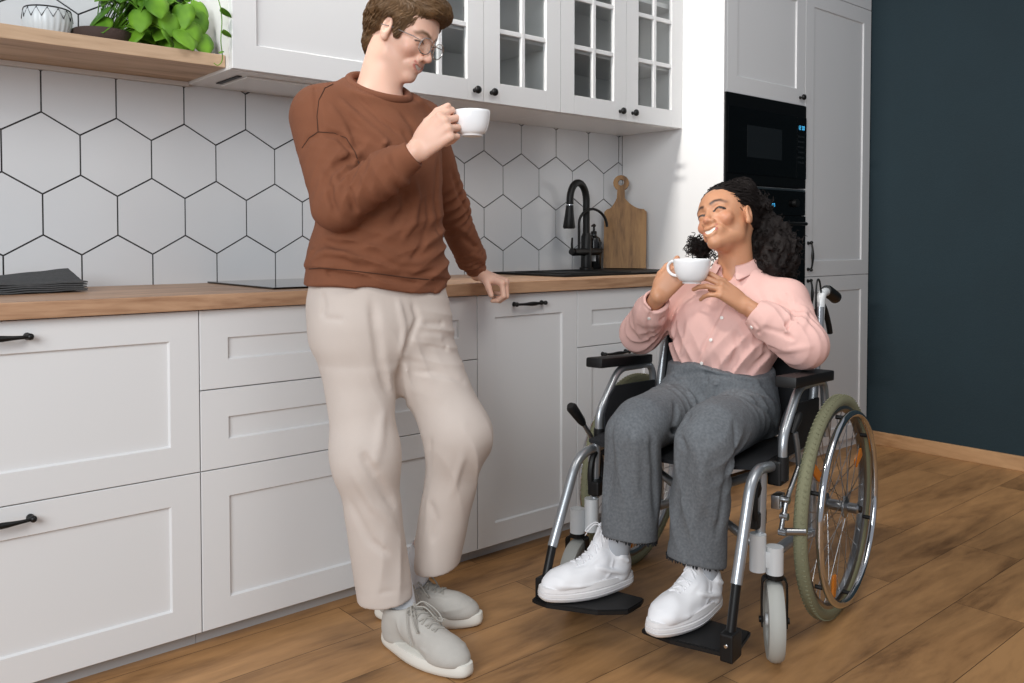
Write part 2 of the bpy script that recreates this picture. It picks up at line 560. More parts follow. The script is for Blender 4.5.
wall_unit('white wall cabinet with two glazed doors beside the man\'s face', -0.176, 0.580, 0.203, (1.80, 2.07), (0.160, 0.236))
wall_unit('white wall cabinet with two glazed doors above faucet and cutting board', 0.580, XS, 0.955, (1.80, 2.07), (0.916, 0.993))

# cooker hood unit with a solid door
t = thing('hood_cabinet', 'white wall cabinet with solid panel door and built-in hood, above the hob', 'cabinet', (-0.45, -0.16, ZU0))
off = Vector(t.location)
c = obj('cabinet_body', B(-0.719, -0.1766, YU + 0.0196, -0.002, ZU0, ZU1, bevel=0.001), 'white_gloss', t); c.location = -off
bm = bmesh.new(); shaker(bm, -0.719, -0.176, ZU0, ZU1, y=YU)
c = obj('door', bm, 'white_lacquer', t); c.location = -off
c = obj('hood_grille', B(-0.64, -0.25, -0.27, -0.08, ZU0 - 0.006, ZU0 - 0.0004, bevel=0.002), 'white_gloss', t); c.location = -off
c = obj('hood_slot', B(-0.665, -0.650, -0.26, -0.10, ZU0 - 0.003, ZU0 - 0.0004), 'black_plastic', t, label='dark slot at the end of hood'); c.location = -off

# objects behind the glass
def tumbler(x, y, z, r, h, m, label):
    prof = [(0, 0), (r * 0.82, 0), (r, h), (r - 0.003, h), (r * 0.78, 0.006), (0, 0.006)]
    o = obj('drinking_glass', Lt(prof, seg=20), m, smooth=True); o.location = (x, y, z)
    tag(o, label, 'glass', None); return o
tumbler(0.27, -0.20, 1.8095, 0.034, 0.11, 'glass_ware', 'dark drinking glass on middle shelf of the left glazed cabinet')
def stack_bowl(x, y, z, label):
    prof = [(0, 0), (0.03, 0), (0.055, 0.02), (0.07, 0.045), (0.066, 0.045), (0.05, 0.022), (0.028, 0.006), (0, 0.006)]
    o = obj('dark_bowl', Lt(prof, seg=24), 'glass_ware', smooth=True); o.location = (x, y, z)
    tag(o, label, 'bowl', None)
stack_bowl(0.70, -0.2, ZU0 + 0.0185, 'low dark bowl at bottom left inside the right glazed cabinet')
stack_bowl(0.86, -0.2, ZU0 + 0.0185, 'low dark bowl at bottom centre inside the right glazed cabinet')
stack_bowl(1.18, -0.2, ZU0 + 0.0185, 'low dark bowl at bottom right corner inside the right glazed cabinet')

# ------------------------------------------------------------------ open shelf on the left
bm = bmesh.new(); box(bm, -2.3, -0.7205, -0.31, -0.0008, 1.552, 1.588, bevel=0.002)
tag(obj('wall_shelf', bm, 'shelf_wood'), 'light wooden wall shelf carrying the plant and two bowls', 'shelf')
bm = bmesh.new(); box(bm, -2.3, -0.7205, -0.022, -0.0008, 1.538, 1.5515, bevel=0.001)
tag(obj('shelf_rail', bm, 'shelf_trim'), 'thin pale rail on the tiles directly beneath the wooden shelf', 'rail')

# ------------------------------------------------------------------ tall units
t = thing('oven_cabinet', 'tall white cabinet unit that houses the microwave and oven', 'cabinet', (1.64, -0.28, 0))
off = Vector(t.location)
X0, X1 = XS, 1.9585
ZM0, ZM1 = 1.295, 1.678
bm = bmesh.new()
yb, yf = -0.002, YF + 0.0196
box(bm, X0, X0 + 0.020, YF, yb, 0.0, 2.6, bevel=0.001)
box(bm, X1 - 0.018, X1, yf, yb, 0.0, 2.6)
for z0, z1 in ((0.05, 0.50), (1.681, 2.6)): box(bm, X0 + 0.0205, X1 - 0.0185, yf, yb, z0, z1)
box(bm, X0 + 0.0205, X1 - 0.0185, yf, yb, ZM0 - 0.004, ZM0 - 0.0005)
box(bm, X0 + 0.0205, X1 - 0.0185, -0.05, yb, 0.50, 1.681)
c = obj('cabinet_body', bm, 'white_lacquer', t); c.location = -off
bm = bmesh.new(); shaker(bm, X0 + 0.0205, X1, 1.681, 2.232)
d = obj('door', bm, 'white_lacquer', t); d.location = -off
kn = knob(d, 1.913, 1.717, y=YF)
bm = bmesh.new(); shaker(bm, X0 + 0.0205, X1, 2.232, 2.60)
d = obj('door', bm, 'white_lacquer', t); d.location = -off
bm = bmesh.new(); shaker(bm, X0 + 0.0205, X1, 0.044, 0.62)
d = obj('drawer', bm, 'white_lacquer', t); d.location = -off

t = thing('microwave', 'black built-in microwave with blue clock above the seated woman', 'microwave', (1.64, -0.3, ZM0))
off = Vector(t.location)
def add(name, bm, m, par, **k):
    o = obj(name, bm, m, par, **k)
    if par == t: o.location = -off
    return o
MX0, MX1 = X0 + 0.003, X1 - 0.002
add('housing', B(X0 + 0.022, X1 - 0.020, YF + 0.001, -0.12, ZM0 + 0.001, ZM1), 'black_plastic', t)
add('front_frame', B(MX0, MX1, YF - 0.008, YF - 0.0002, ZM0 + 0.001, ZM1 + 0.002, bevel=0.002), 'oven_frame', t)
d = add('glass_front', B(MX0 + 0.012, MX1 - 0.085, YF - 0.0125, YF - 0.0084, ZM0 + 0.045, ZM1 - 0.055, bevel=0.001), 'oven_glass', t)
add('window', B(1.476, 1.745, YF - 0.0131, YF - 0.0126, 1.415, 1.552), 'oven_window', d)
p = add('control_panel', B(MX1 - 0.083, MX1 - 0.004, YF - 0.0125, YF - 0.0084, ZM0 + 0.045, ZM1 - 0.055, bevel=0.001), 'oven_glass', t)
# seven-segment clock digits
bm = bmesh.new()
def digit(bm, x, z, w, h, segs, y):
    th = 0.0025
    S = {'a': (0, w, h - th, h), 'g': (0, w, h / 2 - th / 2, h / 2 + th / 2), 'd': (0, w, 0, th),
         'f': (0, th, h / 2, h), 'b': (w - th, w, h / 2, h), 'e': (0, th, 0, h / 2), 'c': (w - th, w, 0, h / 2)}
    for s in segs:
        a = S[s]; box(bm, x + a[0], x + a[1], y - 0.0005, y, z + a[2], z + a[3])
zz = 1.566
for i, sg in enumerate(('bc', 'abged', 'abgcd', 'abcdef')):
    digit(bm, 1.880 + i * 0.0135 + (0.004 if i > 1 else 0), zz, 0.009, 0.018, sg, YF - 0.0127)
add('clock_display', bm, 'led_blue', p, label='blue lit clock digits')
bm = bmesh.new()
for r in range(6):
    for c_ in range(3): box(bm, 1.882 + c_ * 0.019, 1.895 + c_ * 0.019, YF - 0.0131, YF - 0.0126, 1.53 - r * 0.024, 1.538 - r * 0.024)
add('button_grid', bm, 'oven_window', p)

t = thing('oven', 'black built-in oven below the microwave, behind the woman\'s curly hair', 'oven', (1.64, -0.3, 0.62))
off = Vector(t.location)
add('housing', B(X0 + 0.022, X1 - 0.020, YF + 0.001, -0.06, 0.63, 1.288), 'black_plastic', t)
p = add('control_panel', B(MX0, MX1, YF - 0.008, YF - 0.0002, 1.17, 1.281, bevel=0.002), 'oven_glass', t)
add('top_trim', B(MX0, MX1, YF - 0.007, YF - 0.0002, 1.2815, 1.2885), 'steel', t, label='thin steel trim strip')
bm = bmesh.new(); 
for i, sg in enumerate(('bc', 'abged', 'abgcd')): digit(bm, 1.665 + i * 0.013, 1.206, 0.008, 0.014, sg, YF - 0.0082)
add('clock_display', bm, 'led_blue', p, label='small blue lit digits')
for xx in (1.43, 1.86):
    bm = bmesh.new(); lathe(bm, [(0, 0), (0.019, 0), (0.018, -0.018), (0.0, -0.019)], axis='y', seg=24, M=Matrix.Translation((xx, YF - 0.0082, 1.225)))
    add('dial', bm, 'black_metal', p, smooth=True)
d = add('oven_door', B(MX0, MX1, YF - 0.010, YF - 0.0002, 0.632, 1.166, bevel=0.002), 'oven_glass', t)
bm = bmesh.new()
tube(bm, [(X0 + 0.06, YF - 0.048, 1.130), (X1 - 0.06, YF - 0.048, 1.130)], 0.008, seg=14)
for xx in (X0 + 0.085, X1 - 0.085): tube(bm, [(xx, YF - 0.0105, 1.130), (xx, YF - 0.046, 1.130)], 0.006, seg=10)
add('handle', bm, 'black_metal', d, smooth=True)

t = thing('larder_cabinet', 'tall plain white larder cabinet next to the dark teal wall', 'cabinet', (2.28, -0.28, 0))
off = Vector(t.location)
add('cabinet_body', B(X1 + 0.0006, XR - 0.001, YF + 0.0196, -0.002, 0.0, 2.6), 'white_lacquer', t)
for nm, z0, z1, hz in (('door', 0.044, 0.880, 0.800), ('door', 0.880, 2.232, 0.979), ('door', 2.232, 2.60, None)):
    bm = bmesh.new(); shaker(bm, X1, XR - 0.010, z0, z1)
    d = add(nm, bm, 'white_lacquer', t)
    if hz: bow_handle(d, 1.995, hz, vertical=True)
# ------------------------------------------------------------------ things on worktop and shelf
def noise3(x, y, z, s): return noise.noise(Vector((x * s, y * s, z * s)))

# faucet: high arched pull-out spout, thin second spout and two levers
t = thing('kitchen_faucet', 'matt black kitchen faucet with high arched spout and thin second spout', 'faucet', (0.985, -0.095, ZT + 0.009))
bm = bmesh.new()
lathe(bm, [(0, 0), (0.030, 0), (0.030, 0.008), (0.024, 0.012), (0.023, 0.145), (0.018, 0.155), (0.0165, 0.16), (0, 0.16)], seg=28)
obj('faucet_body', bm, 'black_metal', t, smooth=True)
arch = [(0, 0, 0.155), (0, 0, 0.30)]
for k in range(1, 13):
    a = PI * k / 12 * 0.97
    rr = 0.062
    arch.append((-(rr - rr * math.cos(a)) * 0.93, -(rr - rr * math.cos(a)) * 0.12, 0.30 + rr * 1.25 * math.sin(a)))
arch.append((-0.116, -0.015, 0.285))
obj('spout', T(arch, 0.0155, seg=18), 'black_metal', t, smooth=True)
bm = bmesh.new()
tube(bm, [(-0.116, -0.015, 0.286), (-0.117, -0.015, 0.270), (-0.119, -0.015, 0.235), (-0.122, -0.016, 0.185), (-0.122, -0.016, 0.178)], [0.0165, 0.0165, 0.020, 0.0265, 0.023], seg=22)
sh = obj('spray_head', bm, 'black_metal', t, smooth=True)
obj('collar_ring', T([(-0.116, -0.015, 0.281), (-0.1161, -0.0151, 0.2775)], 0.0172, seg=22), 'chrome', sh, smooth=True, label='thin chrome ring')
th = []
for k in range(0, 17):
    a = PI * k / 16
    rr = 0.083
    th.append((-0.075 + (rr - rr * math.cos(a)) * 1.0, -0.03 + (rr - rr * math.cos(a)) * -0.05, 0.20 + rr * 0.78 * math.sin(a) - (0.012 * max(0, k - 8) / 8)))
obj('filter_spout', T([(-0.075, -0.03, 0.078)] + th, 0.006, seg=12), 'black_metal', t, smooth=True)
bm = bmesh.new()
tube(bm, [(-0.110, -0.03, 0.078), (0.088, 0.012, 0.078)], 0.0165, seg=20)
obj('cross_bar', bm, 'black_metal', t, smooth=True)
bm = bmesh.new()
tube(bm, [(-0.114, -0.031, 0.078), (-0.126, -0.034, 0.080)], 0.013, seg=16)
tube(bm, [(-0.120, -0.033, 0.080), (-0.122, -0.034, 0.112), (-0.122, -0.036, 0.140)], [0.006, 0.005, 0.004], seg=10)
obj('lever', bm, 'black_metal', t, smooth=True)
bm = bmesh.new()
tube(bm, [(0.092, 0.013, 0.078), (0.104, 0.016, 0.080)], 0.013, seg=16)
tube(bm, [(0.098, 0.014, 0.080), (0.102, 0.012, 0.104), (0.104, 0.010, 0.122)], [0.006, 0.005, 0.004], seg=10)
obj('lever', bm, 'black_metal', t, smooth=True)

# soap dispensers behind the faucet
def soap(x, y, label, h=0.135):
    t = thing('soap_bottle', label, 'bottle', (x, y, ZT + 0.0095))
    obj('bottle', Lt([(0, 0), (0.031, 0), (0.033, 0.004), (0.033, h * 0.80), (0.028, h * 0.93), (0.013, h), (0.012, h + 0.008), (0, h + 0.008)], seg=28), 'bottle_black', t, smooth=True)
    bm = bmesh.new()
    lathe(bm, [(0, h + 0.008), (0.013, h + 0.008), (0.013, h + 0.020), (0.005, h + 0.023), (0.004, h + 0.045), (0, h + 0.045)], seg=16)
    tube(bm, [(0.008, 0.004, h + 0.046), (0, 0, h + 0.048), (-0.030, -0.016, h + 0.044)], [0.007, 0.0075, 0.0038], seg=10)
    obj('pump', bm, 'black_plastic', t, smooth=True)
    bm = bmesh.new()
    n = 10; a0 = R(195); vs = []
    for i in range(n + 1):
        a = a0 + R(45) * i / n
        vs.append([bm.verts.new((0.0334 * math.cos(a), 0.0334 * math.sin(a), z)) for z in (0.035, 0.085)])
    for i in range(n): bm.faces.new((vs[i][0], vs[i + 1][0], vs[i + 1][1], vs[i][1]))
    obj('label_strip', bm, 'label_white', t, label='narrow white strip on the bottle')
soap(1.088, -0.042, 'dark soap bottle with pump standing right behind the black faucet', h=0.148)

# cutting board leaning across the corner
t = thing('cutting_board', 'brown wooden cutting board with round hanging loop leaning in the worktop corner', 'cutting board')
w, hb, NX_ = 0.096, 0.270, -0.022
out = [(-w, 0), (w, 0), (w, hb - 0.012), (w - 0.012, hb)]
for k in range(1, 9):
    u = k / 8
    out.append((w - 0.012 + (NX_ + 0.018 - w + 0.012) * u, hb + 0.052 * u ** 2.1))
out.append((NX_ + 0.0165, hb + 0.085))
for k in range(0, 15):
    a = -PI * 0.36 + PI * 1.72 * k / 14
    out.append((NX_ + 0.036 * math.cos(a), hb + 0.122 + 0.036 * math.sin(a)))
out.append((NX_ - 0.0165, hb + 0.085))
for k in range(8, 0, -1):
    u = k / 8
    out.append((-(w - 0.012) + (NX_ - 0.018 + w - 0.012) * u, hb + 0.052 * u ** 2.1))
out += [(-(w - 0.012), hb), (-w, hb - 0.012)]
hole = [(NX_ + 0.014 * math.cos(2 * PI * k / 16), hb + 0.124 + 0.014 * math.sin(2 * PI * k / 16)) for k in range(16)]
bm = bmesh.new()
def loop2(z): return [bm.verts.new((x, z, y)) for x, y in out], [bm.verts.new((x, z, y)) for x, y in hole]
oa, ha = loop2(-0.009); ob, hb2 = loop2(0.009)
for (o1, h1) in ((oa, ha), (ob, hb2)):
    es = []
    for L_ in (o1, h1):
        for i in range(len(L_)):
            e = bm.edges.get((L_[i], L_[(i + 1) % len(L_)])) or bm.edges.new((L_[i], L_[(i + 1) % len(L_)]))
            es.append(e)
    bmesh.ops.triangle_fill(bm, use_beauty=True, edges=es)
for A_, B_ in ((oa, ob), (ha, hb2)):
    for i in range(len(A_)): bm.faces.new((A_[i], A_[(i + 1) % len(A_)], B_[(i + 1) % len(B_)], B_[i]))
cb = obj('board', bm, 'board_wood', t)
t.location = (1.213, -0.115, ZT + 0.0105)
t.rotation_euler = (R(-7), 0, R(-54))

# folded cloth
bm = bmesh.new()
random.seed(3)
NX, NY = 26, 14
for layer in range(5):
    grid = []
    th0 = layer * 0.0052
    for i in range(NX + 1):
        row = []
        for j in range(NY + 1):
            u, v = i / NX, j / NY
            x = -0.16 + 0.30 * u + 0.004 * noise3(u * 3, v * 2, layer, 1.3)
            y = -0.075 + 0.15 * v + 0.004 * noise3(v * 3, u, layer, 1.7)
            z = th0 + 0.0045 + 0.004 * noise3(u * 4, v * 3, layer * 0.3, 1.0) + (0.034 * max(0, v - 0.25) * (0.25 + u) * layer / 4)
            row.append((x, y, max(z, 0.0015 + layer * 0.004)))
        grid.append(row)
    top = [[bm.verts.new(p) for p in r] for r in grid]
    bot = [[bm.verts.new((p[0], p[1], p[2] - 0.0035)) for p in r] for r in grid]
    for i in range(NX):
        for j in range(NY):
            bm.faces.new((top[i][j], top[i + 1][j], top[i + 1][j + 1], top[i][j + 1]))
            bm.faces.new((bot[i][j], bot[i][j + 1], bot[i + 1][j + 1], bot[i + 1][j]))
    for i in range(NX):
        bm.faces.new((top[i][0], bot[i][0], bot[i + 1][0], top[i + 1][0])); bm.faces.new((top[i][NY], top[i + 1][NY], bot[i + 1][NY], bot[i][NY]))
    for j in range(NY):
        bm.faces.new((top[0][j], top[0][j + 1], bot[0][j + 1], bot[0][j])); bm.faces.new((top[NX][j], bot[NX][j], bot[NX][j + 1], top[NX][j + 1]))
o = obj('folded_cloth', bm, 'linen_grey', smooth=True, angle=60)
o.location = (-1.235, -0.215, ZT + 0.003); o.rotation_euler = (0, 0, R(4))
tag(o, 'dark grey folded linen cloth lying on worktop at left edge', 'cloth')

# ------------------------------------------------------------------ shelf contents
ZS = 1.5885
t = thing('patterned_bowl', 'small white bowl with black zigzag rim on the wooden shelf', 'bowl', (-1.145, -0.14, ZS))
prof = [(0, 0), (0.036, 0), (0.040, 0.004), (0.055, 0.030), (0.0605, 0.055), (0.060, 0.078), (0.056, 0.088), (0.052, 0.088), (0.056, 0.075), (0.052, 0.04), (0.036, 0.010), (0, 0.008)]
bm = bmesh.new(); SEG = 96
rings = []
for (r, h) in prof:
    rings.append([bm.verts.new(((r + (0.0012 * math.cos(24 * 2 * PI * k / SEG) if 0.003 < h < 0.06 and r > 0.03 else 0)) * math.cos(2 * PI * k / SEG), (r + (0.0012 * math.cos(24 * 2 * PI * k / SEG) if 0.003 < h < 0.06 and r > 0.03 else 0)) * math.sin(2 * PI * k / SEG), h)) for k in range(SEG)] if r > 0 else [bm.verts.new((0, 0, h))])
for a, b2 in zip(rings, rings[1:]):
    for k in range(SEG):
        if len(a) == 1: bm.faces.new((a[0], b2[k], b2[(k + 1) % SEG]))
        elif len(b2) == 1: bm.faces.new((a[k], a[(k + 1) % SEG], b2[0]))
        else: bm.faces.new((a[k], a[(k + 1) % SEG], b2[(k + 1) % SEG], b2[k]))
obj('bowl', bm, 'ceramic_white', t, smooth=True)
bm = bmesh.new()
def rad(h): 
    pts = [(0.055, 0.030), (0.0605, 0.055), (0.060, 0.078), (0.056, 0.088)]
    for (r0, h0), (r1, h1) in zip(pts, pts[1:]):
        if h0 <= h <= h1: return r0 + (r1 - r0) * (h - h0) / (h1 - h0)
    return 0.056
zig = []
NZ = 14
for k in range(NZ * 2):
    a = 2 * PI * k / (NZ * 2); h = 0.084 if k % 2 == 0 else 0.060
    zig.append(((rad(h) + 0.001) * math.cos(a), (rad(h) + 0.001) * math.sin(a), h))
tube(bm, zig, 0.0016, seg=6, closed=True)
tube(bm, [(0.0565 * math.cos(2 * PI * k / 48), 0.0565 * math.sin(2 * PI * k / 48), 0.0875) for k in range(48)], 0.0022, seg=6, closed=True)
obj('zigzag_trim', bm, 'ceramic_black', t, label='black zigzag and rim line')

# trailing pothos
t = thing('potted_pothos', 'bright green trailing pothos in a low dark brown pot on the shelf', 'plant', (-1.010, -0.16, ZS))
obj('pot', Lt([(0, 0), (0.055, 0), (0.072, 0.010), (0.080, 0.032), (0.078, 0.046), (0.070, 0.046), (0.070, 0.036), (0, 0.034)], seg=36), 'wicker_dark', t, smooth=True)
obj('soil', Lt([(0, 0.0365), (0.069, 0.0365), (0.066, 0.039), (0, 0.042)], seg=24), 'soil', t)


def leaf_mesh(bm, M, L=0.07, W=0.055, curl=0.2):
    """heart-shaped leaf with a folded midrib, in its own local frame (x along, y across)"""
    prof = [(0.0, 0.0), (-0.06, 0.20), (-0.02, 0.36), (0.14, 0.49), (0.34, 0.53), (0.58, 0.47), (0.78, 0.31), (0.92, 0.13), (1.0, 0.0)]
    mid = [0.0, 0.02, 0.07, 0.16, 0.34, 0.55, 0.75, 0.90, 1.0]
    rows = []
    for (x, y), m in zip(prof, mid):
        zc = -curl * (m ** 2) * L
        f = lambda xx, yy: Vector((xx * L, yy * W, zc + abs(yy) * W * 0.18 - (yy * yy) * W * 0.6))
        rows.append([bm.verts.new(M @ f(m + (x - m) * abs(s), s * y)) for s in (-1, -0.5, 0, 0.5, 1)] if y > 0 else [bm.verts.new(M @ f(x, 0))])
    for a, b2 in zip(rows, rows[1:]):
        for k in range(4):
            if len(a) == 1: bm.faces.new((a[0], b2[k], b2[k + 1]))
            elif len(b2) == 1: bm.faces.new((a[k], a[k + 1], b2[0]))
            else: bm.faces.new((a[k], a[k + 1], b2[k + 1], b2[k]))


random.seed(11)
stem_bm = bmesh.new()
leaves = []
def add_leaf(p, L, facing, droop):
    """leaf blade hanging from p, its face towards 'facing' (azimuth) and its tip down by droop"""
    bm = bmesh.new()
    M = Matrix.Translation(p) @ Matrix.Rotation(facing, 4, 'Z') @ Matrix.Rotation(droop, 4, 'Y') @ Matrix.Rotation(random.uniform(-0.5, 0.5), 4, 'X')
    leaf_mesh(bm, M, L, L * random.uniform(0.78, 0.95), random.uniform(0.1, 0.35))
    o = obj('leaf', bm, 'leaf', t, smooth=True, angle=80)
    md = o.modifiers.new('thickness', 'SOLIDIFY'); md.thickness = 0.0008
    return o
for i in range(64):
    a = random.uniform(-PI, PI)
    rr = random.uniform(0.02, 0.10)
    top = Vector((0.120 + rr * 1.35 * math.cos(a), rr * 0.7 * math.sin(a) - 0.01, random.uniform(0.035, 0.19)))
    top.x = min(top.x, 0.205)
    tube(stem_bm, smooth_path([(0.02 * math.cos(a), 0.02 * math.sin(a), 0.035), ((top.x) * 0.5, top.y * 0.5, top.z * 0.8 + 0.02), tuple(top)], 4), 0.0016, seg=6)
    add_leaf(top, random.uniform(0.055, 0.085), a * 0.4 - PI / 2 + random.uniform(-0.9, 0.9), random.uniform(0.3, 1.25))
# the mass that hangs toward the hood cabinet, resting over the shelf edge
for (x, y, z, L) in ((0.10, -0.13, 0.055, .07), (0.13, -0.12, 0.085, .075), (0.16, -0.11, 0.06, .07), (0.15, -0.10, 0.12, .07), (0.11, -0.12, 0.13, .065), (0.075, -0.11, 0.10, .06), (0.06, -0.12, 0.05, .05),
                     (0.13, -0.06, 0.16, .07), (0.155, -0.05, 0.10, .07), (0.165, -0.085, 0.155, .06), (-0.085, -0.05, 0.075, .05), (0.0, -0.10, 0.10, .06), (0.035, -0.11, 0.14, .065), (-0.01, -0.06, 0.16, .06), (0.04, -0.05, 0.185, .07), (0.09, -0.05, 0.20, .07), (0.135, -0.03, 0.205, .07)):
    x += 0.070
    tube(stem_bm, smooth_path([(0.02, -0.01, 0.037), (x * 0.6, y * 0.5, z + 0.03), (x, y, z)], 4), 0.0016, seg=6)
    add_leaf(Vector((x, y, z)), L * 1.12, -PI / 2 + random.uniform(-0.6, 0.9), random.uniform(0.7, 1.35))
# thin vine trailing down in front of the cabinet corner
vine = smooth_path([(0.195, -0.10, 0.20), (0.250, -0.17, 0.165), (0.265, -0.185, 0.10), (0.261, -0.188, 0.03), (0.265, -0.188, -0.02), (0.253, -0.188, -0.040), (0.240, -0.188, -0.036)], 6)
tube(stem_bm, vine, 0.0014, seg=6)
for (p, L, f) in (((0.263, -0.186, 0.12), .035, -0.2), ((0.267, -0.187, 0.06), .030, 0.0), ((0.261, -0.190, 0.0), .018, -2.0)):
    add_leaf(Vector(p), L, f, 0.4)
obj('stems', stem_bm, 'leaf', t, smooth=True)
# ------------------------------------------------------------------ wheelchair (local x forward, y to the sitter's left)
CH = thing('wheelchair', 'silver folding wheelchair with green tyres carrying the seated woman', 'wheelchair', (0.4633, -1.2070, 0), R(192))


def ring(r, n=72, y=0.0, cx=0.0, cz=0.0):
    return [(cx + r * math.cos(2 * PI * k / n), y, cz + r * math.sin(2 * PI * k / n)) for k in range(n)]


def drive_wheel(side):
    y = 0.32 * side
    bm = bmesh.new(); tube(bm, ring(0.2925, 96, y, 0, 0.31), 0.0175, seg=14, closed=True)
    # tread ribs
    w = obj('drive_wheel', bm, 'tyre_green', CH, smooth=True)
    bm = bmesh.new()
    for k in range(120):
        a = 2 * PI * k / 120
        d = Vector((math.cos(a), 0, math.sin(a)))
        tt = Vector((-math.sin(a), 0, math.cos(a)))
        for s in (-1, 1):
            c = Vector((0, y + s * 0.0062, 0.31)) + d * 0.3088
            tube(bm, [c - tt * 0.003 + Vector((0, s * 0.006, 0)) - d * 0.0024, c + tt * 0.001], [0.0022, 0.0022], seg=5)
    obj('tread', bm, 'tyre_green', w)
    # rim: wide flat section
    bm = bmesh.new()
    prof = [(0.279, -0.011), (0.270, -0.012), (0.262, -0.006), (0.262, 0.006), (0.270, 0.012), (0.279, 0.011), (0.276, 0.0)]
    n = 96
    rg = [[bm.verts.new((r * math.cos(2 * PI * k / n), y + h, 0.31 + r * math.sin(2 * PI * k / n))) for k in range(n)] for r, h in prof]
    for i in range(len(prof)):
        a, b2 = rg[i], rg[(i + 1) % len(prof)]
        for k in range(n): bm.faces.new((a[k], a[(k + 1) % n], b2[(k + 1) % n], b2[k]))
    obj('rim', bm, 'steel', w, smooth=True)
    # hand rim with its mounting tabs
    yh = y + side * 0.038
    obj('hand_rim', T(ring(0.260, 96, yh, 0, 0.31), 0.0098, seg=12, closed=True), 'chrome', w, smooth=True)
    for k in range(6):
        a = 2 * PI * (k + 0.35) / 6
        c = (0.260 * math.cos(a), 0.31 + 0.260 * math.sin(a))
        obj('rim_tab', T([(c[0], yh - side * 0.006, c[1]), (c[0], y + side * 0.010, c[1])], 0.006, seg=8), 'black_plastic', w, smooth=True)
    # hub
    bm = bmesh.new()
    lathe(bm, [(0, -0.035), (0.012, -0.035), (0.030, -0.030), (0.030, -0.024), (0.015, -0.018), (0.015, 0.018), (0.030, 0.024), (0.030, 0.030), (0.014, 0.036), (0.014, 0.060), (0.010, 0.064), (0, 0.064)], axis='y', seg=26,
          M=Matrix.Translation((0, y, 0.31)) @ Matrix.Diagonal((1, side, 1, 1)))
    obj('hub', bm, 'steel', w, smooth=True)
    obj('hub_cap', T([(0, y + side * 0.062, 0.31), (0, y + side * 0.070, 0.31)], 0.009, seg=14), 'black_plastic', w)
    bm = bmesh.new()
    for k in range(36):
        a = 2 * PI * k / 36; s = 1 if k % 2 else -1; lean = 0.62 * (1 if (k // 2) % 2 else -1)
        h = (0.029 * math.cos(a + lean), y + s * 0.026, 0.31 + 0.029 * math.sin(a + lean))
        e = (0.264 * math.cos(a), y, 0.31 + 0.264 * math.sin(a))
        tube(bm, [h, e], 0.0011, seg=5)
    obj('spokes', bm, 'steel', w, label='thin steel wire spokes')
    for k in range(3):
        a = 2 * PI * k / 3 + 0.62
        M = Matrix.Translation((0.225 * math.cos(a), y + side * 0.004, 0.31 + 0.225 * math.sin(a))) @ Matrix.Rotation(-a, 4, 'Y')
        obj('reflector', B(-0.032, 0.032, -0.004, 0.004, -0.014, 0.014, bevel=0.004, M=M), 'reflector_orange', w, label='orange spoke reflector')


for s in (1, -1): drive_wheel(s)


def caster(cx, y, rot, side, ztop=0.275):
    Mr = Matrix.Translation((cx, y, 0)) @ Matrix.Rotation(rot, 4, 'Z')
    bm = bmesh.new()
    lathe(bm, [(0.064, -0.016), (0.078, -0.021), (0.092, -0.019), (0.0985, -0.010), (0.100, 0), (0.0985, 0.010), (0.092, 0.019), (0.078, 0.021), (0.064, 0.016), (0.062, 0), (0.064, -0.016)], axis='y', seg=48, M=Mr @ Matrix.Translation((0, 0, 0.1)))
    w = obj('caster_wheel', bm, 'tyre_grey', CH, smooth=True)
    bm = bmesh.new()
    lathe(bm, [(0, -0.022), (0.014, -0.022), (0.014, -0.008), (0.064, -0.010), (0.064, 0.010), (0.014, 0.008), (0.014, 0.022), (0, 0.022)], axis='y', seg=32, M=Mr @ Matrix.Translation((0, 0, 0.1)))
    obj('caster_rim', bm, 'grey_paint', w, smooth=True)
    bm = bmesh.new()
    for s in (-1, 1):
        path = fillet([(0, s * 0.012, 0.212), (0, s * 0.029, 0.205), (0, s * 0.031, 0.16), (0, s * 0.030, 0.085)], 0.02)
        prev = None
        for i, p in enumerate(path):
            wd = 0.016 if i < 8 else 0.013
            q = [bm.verts.new(Mr @ Vector((p[0] + dx, p[1] + dy, p[2]))) for dx, dy in ((-wd, -0.0018), (wd, -0.0018), (wd, 0.0018), (-wd, 0.0018))]
            if prev:
                for k in range(4): bm.faces.new((prev[k], prev[(k + 1) % 4], q[(k + 1) % 4], q[k]))
            else: bm.faces.new(q)
            prev = q
        bm.faces.new(prev)
        tube(bm, [Mr @ Vector((0, s * 0.026, 0.1)), Mr @ Vector((0, s * 0.037, 0.1))], 0.008, seg=10)
    lathe(bm, [(0, 0.206), (0.022, 0.206), (0.022, 0.218), (0, 0.218)], seg=20, M=Mr)
    obj('caster_fork', bm, 'black_metal', w, smooth=True)
    bm = bmesh.new()
    lathe(bm, [(0, 0.2185), (0.0215, 0.2185), (0.0215, 0.287), (0, 0.287)], seg=24, M=Mr)
    hs = obj('caster_housing', bm, 'grey_paint', w, smooth=True, label='light grey upright caster housing')
    return w


caster(0.362, 0.28, R(33 - 192 + 5), 1)
caster(0.405, -0.28, R(22 - 192), -1)

